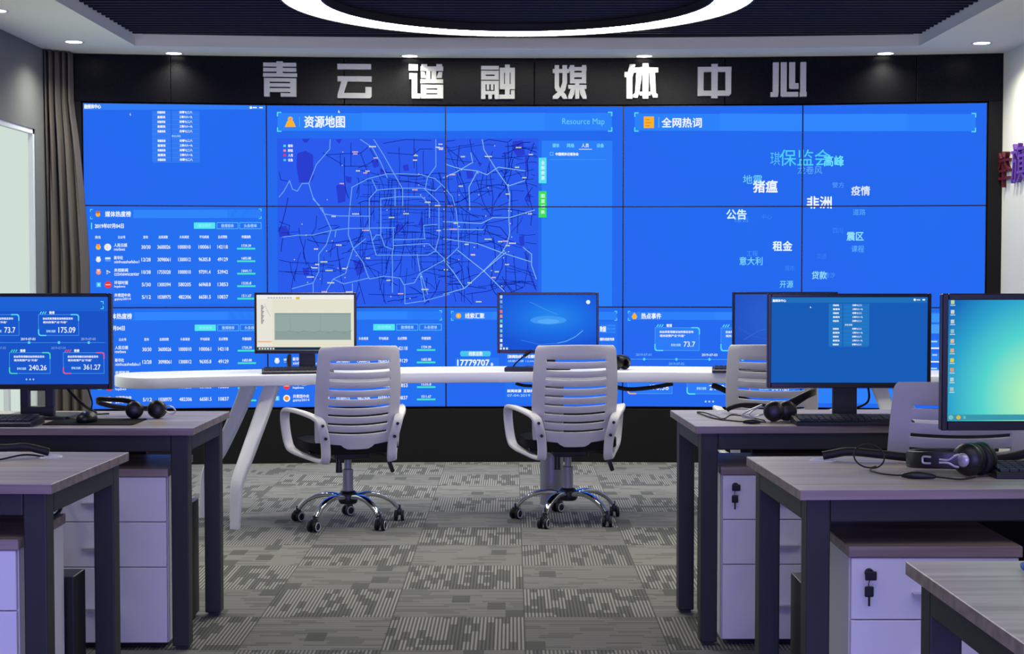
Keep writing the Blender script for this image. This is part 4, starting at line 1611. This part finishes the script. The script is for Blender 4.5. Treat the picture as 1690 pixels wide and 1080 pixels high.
def monitor(label, x, y, zbase, W, H, zbot, items, mapf, base, rz=0.0, tilt=0.0, bez=0.012, notch=False):
    t = thing('monitor', label, 'monitor', (x, y, zbase), rz, 'desktop monitors')
    zb = zbot - zbase
    bm = NB()
    box(bm, -W / 2, W / 2, 0.006, 0.03, zb, zb + H, 0.004, 2)
    for a0, a1, b0, b1 in ((-W / 2, -W / 2 + bez, zb, zb + H), (W / 2 - bez, W / 2, zb, zb + H), (-W / 2 + bez, W / 2 - bez, zb, zb + bez * 1.5), (-W / 2 + bez, W / 2 - bez, zb + H - bez, zb + H)):
        box(bm, a0, a1, 0.0, 0.012, b0, b1, 0.002, 1)
    box(bm, -W / 2 + 0.12, W / 2 - 0.12, 0.028, 0.055, zb + 0.06, zb + H - 0.06, 0.008, 2)
    obj('casing', bm, M['bezel'], t)
    sw, sh = W - 2 * bez, H - 2.5 * bez
    s = screen_mesh('screen', t, items, mapf(sw, sh), sw, sh, base, 0.0055, 0.0003)
    s.location.z = zb + bez * 1.5
    bm = NB()
    if notch:
        box(bm, -0.06, 0.06, 0.06, 0.085, 0.01, 0.045, 0.004, 2)
        box(bm, -0.06, -0.028, 0.06, 0.085, 0.04, zb + 0.2, 0.004, 2)
        box(bm, 0.028, 0.06, 0.06, 0.085, 0.04, zb + 0.2, 0.004, 2)
        box(bm, -0.03, 0.03, 0.06, 0.085, 0.1, zb + 0.2, 0.004, 2)
    else:
        box(bm, -0.042, 0.042, 0.06, 0.085, 0.006, zb + 0.2, 0.005, 2)
    box(bm, -0.05, 0.05, 0.05, 0.066, zb + 0.1, zb + 0.2, 0.004, 2)
    obj('neck', bm, M['black'], t)
    bm = NB()
    prism(bm, rrect(0.12, 0.09, 0.02), 0.0, 0.012, 'xy', 0, 0.003)
    for v in bm.verts:
        v.co.y += 0.115
    obj('base_plate', bm, M['black'], t)
    return t


def px_map(u0, v0, u1, v1):
    return lambda W, H: (lambda u, v: ((u - u0) / (u1 - u0) * W, (v1 - v) / (v1 - v0) * H))


# left desk: events picture
c2 = Canvas()
c2.l = 1
c2.rect(-78, 488, 178, 513, (30, 98, 214))
c2.l = 2
c2.brackets(-70, 497, 170, 509, 4, 1.2, CYAN)
event(c2, -37, 519, 30, 554, '73.7', (6, 540, 24, 549.5), CYAN, fs=0.95)
event(c2, 62.5, 519, 129, 554, '175.09', (95.5, 540, 123.5, 549.5), CYAN, fs=0.95)
event(c2, -76, 583, -8, 618, '170.38', (-42, 604, -14, 612.5), (250, 170, 90), fs=0.95)
event(c2, 13.5, 583, 81, 618, '240.26', (46, 604, 75, 612.5), (70, 226, 170), fs=0.95)
event(c2, 103, 583, 170.5, 618, '361.27', (136.5, 603, 164.5, 611.5), (244, 70, 96), fs=0.95)
c2.l = 3
c2.line([(-78, 566), (172, 566)], 0.8, (74, 150, 236))
for x in (-4, 46.5, 96, 145.5):
    c2.disc(x, 566, 2.4, (86, 220, 240), 8)
c2.l = 4
for s_, a, b, c_ in (('2019-07-02', -16, 573, (110, 150, 220)), ('2019-07-03', 33, 558, WHITE), ('2019-07-04', 83, 573, (110, 150, 220)), ('2019-07-05', 133, 558, (150, 180, 235))):
    c2.text(s_, a, b, a + 24, b + 4, c_, 0.012)
for x in (41.5, 47.5, 53):
    c2.disc(x, 628, 1.5, PALE, 8)
MON1 = dict(x=-1.676, y=5.27, W=0.562, H=0.335)
monitor('black monitor on the farther left desk showing coloured event boxes', -1.676, 5.27, TZ, 0.562, 0.335, 0.862, c2.items, px_map(-78, 489, 178, 636), emit((26, 84, 200)), 0, notch=True)

# white table, left: document page with a grey picture
c3 = Canvas()
c3.l = 1
c3.rect(424, 487, 582, 494, (238, 240, 238))
c3.rect(424, 494, 449, 573, (232, 230, 220))
c3.rect(453, 517, 577, 561, (150, 168, 166))
c3.l = 2
for k in range(5):
    c3.line([(454 + 25 * k, 547), (466 + 25 * k, 549), (478 + 25 * k, 546)], 0.9, (118, 138, 140))
c3.rect(454, 517, 577, 519, (132, 150, 150))
c3.rect(478, 517, 479, 546, (140, 158, 158))
c3.rect(527, 517, 528, 546, (140, 158, 158))
c3.rect(453, 547, 577, 561, (140, 160, 158))
c3.l = 3
for k in range(9):
    c3.rect(442 + 4.5 * k, 491, 445 + 4.5 * k, 493, (170, 178, 180))
c3.rect(488, 490.5, 494, 494, (214, 190, 40))
for k in range(13):
    c3.rect(431, 504 + 2.4 * k, 434 + (k * 5) % 3, 505.4 + 2.4 * k, (96, 100, 104))
c3.line([(437, 502), (440, 510), (446, 522)], 0.8, (190, 186, 176))
c3.rect(425, 563, 448, 565, (246, 176, 110))
c3.rect(424, 573, 582, 578, (30, 52, 74))
for k in range(6):
    c3.rect(427 + 4.5 * k, 577 - 3, 430 + 4.5 * k, 577, (205, 210, 214), 4)
monitor('monitor at the left of the white table showing a beige page with grey picture', -1.075, 7.87, TTZ, 0.53, 0.318, 0.842, c3.items, px_map(424, 487, 582, 578), emit((228, 226, 206)))

# white table, middle: blue swirls
c4 = Canvas()
c4.l = 1
arcp = [(874 + k * 6.5, 497 + 14 * math.sin(k / 9 * PI / 2) ** 1.2 + k) for k in range(8)]
c4.line(arcp, 0.7, (80, 160, 240))
c4.line([(920, 565), (935, 561.5), (950, 554), (962, 544)], 1.0, (110, 190, 245))
c4.line([(860, 560), (890, 567), (920, 565)], 0.7, (60, 140, 236))
c4.disc(905, 527, 30, (64, 152, 242), 24, 7)
c4.l = 2
c4.disc(905, 529, 18, (84, 170, 246), 20, 4)
c4.l = 3
c4.disc(970.5, 497, 3.4, (235, 240, 248))
cols = [(200, 210, 225), (140, 170, 210), (90, 130, 190), (240, 120, 80), (235, 150, 130), (120, 200, 170), (210, 225, 235), (130, 200, 210), (160, 175, 200), (235, 235, 240)]
for k in range(11):
    c4.rect(825, 486 + 8 * k, 829, 491 + 8 * k, cols[k % 10])
for k in range(3):
    c4.rect(825 + 5 * k, 572, 828 + 5 * k, 575.5, (225, 230, 236))
monitor('monitor in the middle of the white table showing blue swirls and desktop icons', 0.187, 7.9, TTZ, 0.53, 0.318, 0.842, c4.items, px_map(824, 485, 984, 576), wave_mat('blue_swirl_picture', (26, 84, 214), [(40, 140, 240), (0.5, (30, 110, 230))], 0.02, 0.17, 0.34, 0.16))
c5 = Canvas()
c5.l = 1
c5.line([(1225, 560), (1250, 545), (1290, 538)], 1.0, (58, 110, 214))
c5.line([(1215, 540), (1240, 555), (1300, 568)], 0.8, (50, 100, 206))
monitor('monitor at the right of the white table, mostly hidden behind the nearer monitor', 1.415, 7.84, TTZ, 0.545, 0.318, 0.846, c5.items, px_map(1209, 485, 1376, 577), wave_mat('deep_blue_picture', (36, 82, 196), [(62, 138, 228), (0.3, (44, 96, 206))], 0.0, 0.165, 0.3, 0.2))

# right back desk: list window
c6 = Canvas()
g6 = lambda x, y: (1240 + x / 4.155, 460 + y / 4.155)
c6.l = 1
c6.rect(*(g6(148, 135) + g6(1215, 172)), (32, 112, 186))
c6.rect(*(g6(540, 178) + g6(818, 470)), (34, 116, 196))
c6.rect(*(g6(632, 178) + g6(640, 470)), (26, 96, 182), 2)
c6.l = 3
c6.text('融媒体中心', *(g6(155, 148) + g6(246, 166)), WHITE, 0.03)
c6.disc(*g6(1127, 151), 2, WHITE)
c6.rect(*(g6(1140, 148) + g6(1165, 156)), (200, 215, 215))
c6.rect(*(g6(1180, 146) + g6(1198, 156)), WHITE)
for k in range(11):
    y = 189 + 27 * k
    c6.rect(*(g6(545, y + 13) + g6(812, y + 15)), (50, 130, 204), 2)
    if k == 5:
        c6.text('时间', *(g6(652, y - 6) + g6(700, y + 6)), WHITE, 0.02)
    else:
        c6.text('直播流' if k % 2 else '采编系统', *(g6(568, y - 6) + g6(608 + 6 * (k % 2), y + 6)), WHITE, 0.03)
        c6.text('三零六八一九' if k % 2 else '四零七二八', *(g6(702, y - 6) + g6(766 + 6 * (k % 2), y + 6)), WHITE, 0.03)
c6.poly([g6(412, 195), g6(420, 208), g6(411, 207)], WHITE)
monitor('black monitor on the farthest right desk showing a white list on blue', 1.16, 5.2, TZ, 0.562, 0.325, 0.872, c6.items, px_map(1275, 492, 1533, 634), emit((24, 92, 184)))

# right middle desk: aqua glow
c7 = Canvas()
c7.l = 1
g7 = lambda x, y: (1440 + x / 3, 460 + y / 3)
icols = [(190, 215, 150), (200, 210, 220), (190, 205, 210), (150, 190, 200), (215, 190, 160), (220, 170, 130), (225, 205, 70), (225, 150, 120), (190, 200, 200), (170, 190, 190)]
for k in range(10):
    a, b = g7(412, 113 + 49 * k)
    c7.rect(a, b, a + 6, b + 6.5, icols[k])
    c7.rect(a - 1, b + 8, a + 7.5, b + 9.2, (205, 225, 230))
c7.rect(*(g7(402, 693) + g7(1600, 722)), (58, 150, 170))
c7.l = 2
c7.disc(*g7(418, 707), 4, (120, 190, 190))
c7.disc(*g7(456, 707), 3.6, (226, 180, 60))
c7.rect(*(g7(480, 700) + g7(492, 714)), (90, 190, 190))
monitor('large monitor on the middle right desk showing an aqua glow, cut by the photo edge', 1.445, 4.02, TZ, 0.61, 0.364, 0.852, c7.items, px_map(1573, 497, 1931, 702),
        wave_mat('aqua_glow_picture', (26, 104, 186), [(214, 246, 206), (0.22, (164, 236, 190)), (0.5, (84, 212, 206)), (0.78, (44, 160, 204))], -0.03, 0.06, 0.33, 0.36), math.radians(2), bez=0.0165)

# ------------------------------------------------------------------ keyboards, mouse, headsets, microphones, cables


def keyboard(label, x, y, z, rz=0.0, W=0.44, Dp=0.15, rows=5, ncol=17):
    t = thing('keyboard', label, 'keyboard', (x, y, z), rz, 'black computer keyboards')
    bm = NB()
    prism(bm, [(-Dp / 2, 0), (Dp / 2, 0), (Dp / 2, 0.024), (Dp / 2 - 0.01, 0.026), (-Dp / 2 + 0.006, 0.016), (-Dp / 2, 0.012)], -W / 2, W / 2, 'yz', 0, 0.002)
    obj('body', bm, M['black'], t)
    bm = NB()
    for r in range(rows):
        for c in range(ncol):
            x0 = -W / 2 + 0.012 + c * (W - 0.024) / ncol
            y0 = -Dp / 2 + 0.012 + r * (Dp - 0.026) / rows
            zz = 0.0155 + 0.010 * (r + 0.5) / rows
            box(bm, x0 + 0.0015, x0 + (W - 0.024) / ncol - 0.0015, y0 + 0.0015, y0 + (Dp - 0.026) / rows - 0.0015, zz, zz + 0.007)
    obj('keys', bm, M['keycap'], t)
    return t


keyboard('black keyboard on the farther left desk below the event-box monitor', -1.83, 5.13, TZ)
keyboard('black keyboard on the farthest right desk below the white-list monitor', 1.16, 5.152, TZ, 0, 0.4, 0.12)
keyboard('black keyboard on the middle right desk, cut by the photo edge', 1.44, 3.87, TZ)
keyboard('black keyboard on the white table in front of the beige page screen', -1.09, 7.69, TTZ, math.radians(10), 0.36, 0.12)
keyboard('black keyboard on the white table beside the half-hidden chair', 1.24, 7.77, TTZ, math.radians(-8), 0.42, 0.13)

# mouse and mat
bm = NB()
prism(bm, [(p[0], p[1]) for p in rrect(0.155, 0.105, 0.012)], 0.0, 0.003, 'xy', 0)
o = obj('mouse_mat', bm, M['fabric'])
o.location = (-1.44, 5.22, TZ)
tag(o, 'thin dark mouse mat on the farther left desk', 'mouse mat')
t = thing('computer_mouse', 'black mouse lying on the mat on the farther left desk', 'mouse', (-1.465, 5.21, TZ + 0.003))
bm = NB()
t2 = bmesh.new()
bmesh.ops.create_uvsphere(t2, u_segments=24, v_segments=14, radius=1)
for v in t2.verts:
    x, y, z = v.co
    v.co = Vector((x * 0.034 * (1 - 0.12 * y), y * 0.056, max(0, 0.012 + z * 0.026 * (1 - 0.15 * y)) if z > -0.4 else 0.0))
merge(bm, t2)
obj('shell', bm, M['black'], t, True, 80)
bm = NB()
cyl(bm, (-0.003, -0.03, 0.034), (0.003, -0.03, 0.034), 0.006, 0.006, 14)
obj('scroll_wheel', bm, M['silver'], t, True)


def ear_cup(par, loc, axis, r, accent):
    """disc-shaped cup; axis points outwards from the head"""
    ax = Vector(axis).normalized()
    mt = Matrix.Translation(loc) @ ax.to_track_quat('Z', 'Y').to_matrix().to_4x4()
    bm = NB()
    lathe(bm, [(0, 0.02), (r * 0.45, 0.019), (r * 0.8, 0.013), (r * 0.97, 0.004), (r, -0.004), (r * 0.95, -0.01), (0, -0.01)], 28, mt)
    c = obj('ear_cup', bm, M['black'], par, True, 60)
    bm = NB()
    prof = [(r * 0.45, -0.009), (r * 0.9, -0.009), (r * 0.99, -0.016), (r * 0.95, -0.026), (r * 0.7, -0.03), (r * 0.5, -0.024), (r * 0.42, -0.012)]
    lathe(bm, prof, 28, mt)
    obj('ear_pad', bm, M['rubber'], c, True, 60)
    if accent:
        bm = NB()
        lathe(bm, [(0, 0.026), (r * 0.3, 0.025), (r * 0.42, 0.02), (r * 0.45, 0.014)], 24, mt)
        obj('cap', bm, M['silver'], c, True, 60)
    return c


def headset(label, loc, rz, cups, band, accent, mic=None, ref=(0, 0, 1), yoke=None, bw=0.014):
    t = thing('headset', label, 'headset', loc, rz, 'headsets left on the desks')
    for p, a, r in cups:
        ear_cup(t, p, a, r, accent)
    bm = NB()
    sweep(bm, smooth_path(band, 6), rrect(0.005, bw, 0.004), ref)
    obj('headband', bm, M['black'], t, True, 50)
    if yoke:
        for y in yoke:
            bm = NB()
            tube(bm, y, 0.0028, 8, 4)
            obj('yoke', bm, M['silver'], t, True)
    if mic:
        bm = NB()
        tube(bm, mic, 0.0035, 8)
        cyl(bm, mic[-1], tuple(Vector(mic[-1]) + Vector((0.012, -0.004, 0.0))), 0.007, 0.005)
        obj('microphone_boom', bm, M['black'], t, True)
    return t


# farther left desk: two dark discs, band to the left, steel slider to the right
headset('black headset on the farther left desk, right of the mouse', (-1.29, 5.33, TZ), 0,
        [((-0.04, -0.012, 0.0335), (0.15, -1, 0.1), 0.0315), ((0.03, 0.02, 0.0335), (-0.1, -1, 0.1), 0.0325)],
        [(-0.04, 0.0, 0.058), (-0.08, 0.005, 0.066), (-0.13, 0.02, 0.068), (-0.18, 0.05, 0.066), (-0.19, 0.09, 0.05), (-0.12, 0.12, 0.03), (-0.03, 0.1, 0.03), (0.03, 0.04, 0.04)], False,
        None, (0, -0.4, 1), [[(0.06, 0.02, 0.04), (0.085, 0.0, 0.046), (0.105, -0.01, 0.03), (0.09, 0.0, 0.018), (0.062, 0.02, 0.028)]], 0.009)
# right back desk
headset('black headset on the farthest right desk, left of the monitor stand', (0.935, 5.235, TZ), 0,
        [((-0.03, -0.01, 0.0375), (-0.2, -1, 0.1), 0.0355), ((0.022, 0.015, 0.0375), (0.15, -1, 0.1), 0.0355)],
        [(0.03, 0.03, 0.06), (0.07, 0.04, 0.078), (0.11, 0.06, 0.094), (0.135, 0.1, 0.098), (0.11, 0.14, 0.08), (0.05, 0.14, 0.04), (-0.01, 0.1, 0.02), (-0.03, 0.03, 0.03)], False,
        None, (0, -0.3, 1), [[(-0.06, 0.0, 0.05), (-0.085, -0.01, 0.05), (-0.115, -0.02, 0.03), (-0.1, -0.02, 0.02), (-0.065, 0.0, 0.028)], [(-0.07, -0.01, 0.06), (-0.13, -0.03, 0.036), (-0.14, -0.03, 0.02), (-0.1, -0.025, 0.014)]])
# middle right desk: silver trimmed
headset('black headset with silver trim on the middle right desk', (1.155, 3.83, TZ), 0,
        [((0.0, 0.0, 0.0455), (-0.75, -0.66, 0.02), 0.0425), ((0.05, 0.035, 0.0455), (0.75, 0.66, 0.1), 0.0425)],
        [(-0.03, -0.02, 0.045), (-0.065, -0.01, 0.045), (-0.105, 0.02, 0.042), (-0.125, 0.09, 0.036), (-0.09, 0.16, 0.032), (-0.02, 0.17, 0.032), (0.04, 0.13, 0.036), (0.065, 0.06, 0.044)], True,
        None, (0, 0, 1), [[(-0.03, -0.03, 0.062), (-0.042, -0.032, 0.058), (-0.055, -0.026, 0.048), (-0.075, -0.016, 0.048)], [(-0.03, -0.03, 0.03), (-0.042, -0.032, 0.033), (-0.055, -0.026, 0.04), (-0.075, -0.016, 0.04)], [(-0.092, -0.002, 0.052), (-0.108, 0.008, 0.052), (-0.11, 0.01, 0.044), (-0.108, 0.008, 0.036), (-0.092, -0.002, 0.036)]], 0.022)
# white table
headset('black headset on the white table, right of the middle chair', (0.565, 7.95, TTZ), 0,
        [((-0.01, 0.0, 0.037), (0.6, -0.8, 0.1), 0.035), ((0.02, 0.04, 0.037), (-0.6, 0.8, 0.1), 0.035)],
        [(-0.015, 0.0, 0.068), (0.0, -0.02, 0.078), (0.03, -0.03, 0.07), (0.05, 0.0, 0.05), (0.05, 0.03, 0.03), (0.03, 0.05, 0.03)], False, None, (0.3, 1, 0))

# conference microphone on the table
t = thing('gooseneck_microphone', 'black gooseneck microphone on the white table, left of the middle chair', 'microphone', (0.035, 7.86, TTZ))
bm = NB()
prism(bm, [(-0.075, -0.055), (0.075, -0.055), (0.065, 0.055), (-0.065, 0.055)], 0.0, 0.022, 'xy', 0, 0.004)
obj('base', bm, M['black'], t)
bm = NB()
tube(bm, [(-0.03, 0.02, 0.02), (-0.015, 0.015, 0.04), (0.015, 0.0, 0.068), (0.035, -0.01, 0.085)], 0.004)
obj('neck', bm, M['black'], t, True)
bm = NB()
cyl(bm, (0.03, -0.008, 0.08), (0.064, -0.02, 0.106), 0.0085, 0.01, 14)
obj('capsule', bm, M['black'], t, True)
# dark handset beside the left screen
t = thing('desk_gadget', 'small upright black gadget beside the neck of the beige page screen', 'gadget', (-1.155, 7.855, TTZ))
bm = NB()
prism(bm, rrect(0.022, 0.02, 0.008), 0, 0.012, 'xy', 0, 0.002)
obj('foot', bm, M['black'], t)
bm = NB()
tube(bm, [(0, 0, 0.01), (-0.004, 0, 0.05), (0.0, 0, 0.088)], 0.01, 10, scale=lambda f: 0.8 + 0.5 * math.sin(f * PI))
obj('stem', bm, M['black'], t, True)


def cable(name, label, pts, r, m=None, n=8, sm=8):
    bm = NB()
    tube(bm, pts, r, n, sm)
    return tag(obj(name, bm, m or M['rubber'], None, True, 80), label, 'cable', None)


def grommet(label, x, y):
    bm = NB()
    lathe(bm, [(0.0, 0.0005), (0.02, 0.0005), (0.022, 0.003), (0.034, 0.003), (0.037, 0.0), (0, 0)], 28)
    o = obj('cable_grommet', bm, M['grom'], None, True)
    o.location = (x, y, TZ)
    tag(o, label, 'cable grommet', 'round cable grommets in the desk tops')


grommet('pale round cable grommet near the corner of the nearest left desk', -1.305, 4.255)
grommet('pale round cable grommet in the middle right desk under the cable bundle', 0.86, 4.175)
grommet('pale round cable grommet in the farthest right desk beside the cable tangle', 0.79, 5.545)
z = TZ
cable('cable_bundle', 'thick black cable bundle running to the grommet of the nearest left desk', [(-1.305, 4.255, z + 0.0125), (-1.33, 4.25, z + 0.02), (-1.37, 4.24, z + 0.03), (-1.42, 4.23, z + 0.028), (-1.52, 4.2, z + 0.03), (-1.65, 4.16, z + 0.02)], 0.011)
cable('thin_cable', 'thin black cable beside the bundle on the nearest left desk', [(-1.315, 4.235, z + 0.003), (-1.36, 4.2, z + 0.012), (-1.42, 4.14, z + 0.004), (-1.5, 4.08, z + 0.004)], 0.0025)
cable('cable_bundle', 'thick black cable bundle lying behind the silver-trimmed headset', [(0.86, 4.175, z + 0.0125), (0.885, 4.17, z + 0.018), (0.93, 4.16, z + 0.026), (1.0, 4.14, z + 0.022), (1.1, 4.12, z + 0.014), (1.2, 4.09, z + 0.014), (1.29, 4.05, z + 0.018), (1.36, 4.0, z + 0.04), (1.42, 3.97, z + 0.07)], 0.012)
loop = [(0.915, 3.99, z + 0.004), (0.935, 3.985, z + 0.003)]
lp = []
for k in range(16):
    a = -PI * 0.5 + 2 * PI * k / 14
    lp.append((0.945 + 0.039 * math.cos(a), 3.985 + 0.02 * math.sin(a) + 0.0012 * k, z + 0.034 + 0.029 * math.sin(a)))
t = thing('headset_cable', 'thin dark cable coiled in one loop with an inline control, middle right desk', 'cable', (0, 0, z))
bm = NB()
lp = [(q[0], q[1], q[2] - z) for q in lp]
tube(bm, lp[::-1] + [(0.935, 3.93, 0.004), (0.95, 3.87, 0.004), (0.975, 3.835, 0.005), (1.0, 3.81, 0.008), (1.07, 3.79, 0.006), (1.12, 3.765, 0.004), (1.16, 3.775, 0.008)], 0.0022, 8, 5)
obj('cord', bm, M['rubber'], t, True, 80)
bm = NB()
tube(bm, [(0.985, 3.815, 0.007), (1.005, 3.805, 0.009), (1.035, 3.795, 0.009), (1.065, 3.79, 0.007)], 0.009, 10, 5, scale=lambda f: 0.45 + 0.6 * math.sin(f * PI))
obj('inline_control', bm, M['black'], t, True, 80)
t = thing('headset_cable', 'tangled dark headset cable near the corner of the farthest right desk', 'cable', (0, 0, z))
bm = NB()
tube(bm, [(0.87, 5.17, 0.006), (0.8, 5.2, 0.004), (0.75, 5.25, 0.004), (0.71, 5.34, 0.003), (0.69, 5.45, 0.004), (0.68, 5.55, 0.004), (0.7, 5.5, 0.007), (0.72, 5.4, 0.006), (0.74, 5.28, 0.006), (0.78, 5.36, 0.012), (0.83, 5.3, 0.01), (0.87, 5.2, 0.008)], 0.0025, 8, 6)
obj('cord', bm, M['rubber'], t, True, 80)
bm = NB()
tube(bm, [(0.79, 5.17, 0.006), (0.81, 5.165, 0.008), (0.83, 5.162, 0.008), (0.85, 5.165, 0.006)], 0.008, 10, 5, scale=lambda f: 0.45 + 0.6 * math.sin(f * PI))
obj('inline_control', bm, M['black'], t, True, 80)
cable('cable_bundle', 'black cable bundle arching from the grommet on the farthest right desk', [(0.79, 5.545, z + 0.0125), (0.8, 5.54, z + 0.02), (0.84, 5.53, z + 0.032), (0.9, 5.5, z + 0.034), (0.95, 5.48, z + 0.026), (0.99, 5.48, z + 0.012), (1.02, 5.5, z + 0.01)], 0.009)
cable('monitor_cable', 'black cable drooping behind the white-list monitor stand', [(1.24, 5.29, z + 0.15), (1.255, 5.31, z + 0.08), (1.24, 5.33, z + 0.05), (1.18, 5.34, z + 0.03)], 0.004)
cable('monitor_cable', 'black cables running behind the event-box monitor to the headset', [(-1.58, 5.32, z + 0.13), (-1.55, 5.35, z + 0.08), (-1.53, 5.38, z + 0.05), (-1.52, 5.42, z + 0.03), (-1.51, 5.48, z + 0.008)], 0.006)
cable('monitor_cable', 'thin black cable curling beside the event-box monitor stand', [(-1.5, 5.34, z + 0.112), (-1.49, 5.36, z + 0.06), (-1.5, 5.40, z + 0.015), (-1.46, 5.47, z + 0.006)], 0.003)
cable('desk_cable', 'black cable loop hanging under the nearest left desk', [(-1.24, 4.18, 0.68), (-1.222, 4.1, 0.66), (-1.215, 4.04, 0.63), (-1.23, 3.98, 0.617), (-1.27, 3.96, 0.62)], 0.005)
cable('blue_cable', 'short blue cable lying on the nearest right desk at the photo edge', [(0.985, 2.585, z + 0.004), (0.90, 2.6, z + 0.006), (0.892, 2.63, z + 0.012), (0.92, 2.66, z + 0.006), (0.99, 2.67, z + 0.004)], 0.004, M['blue'])
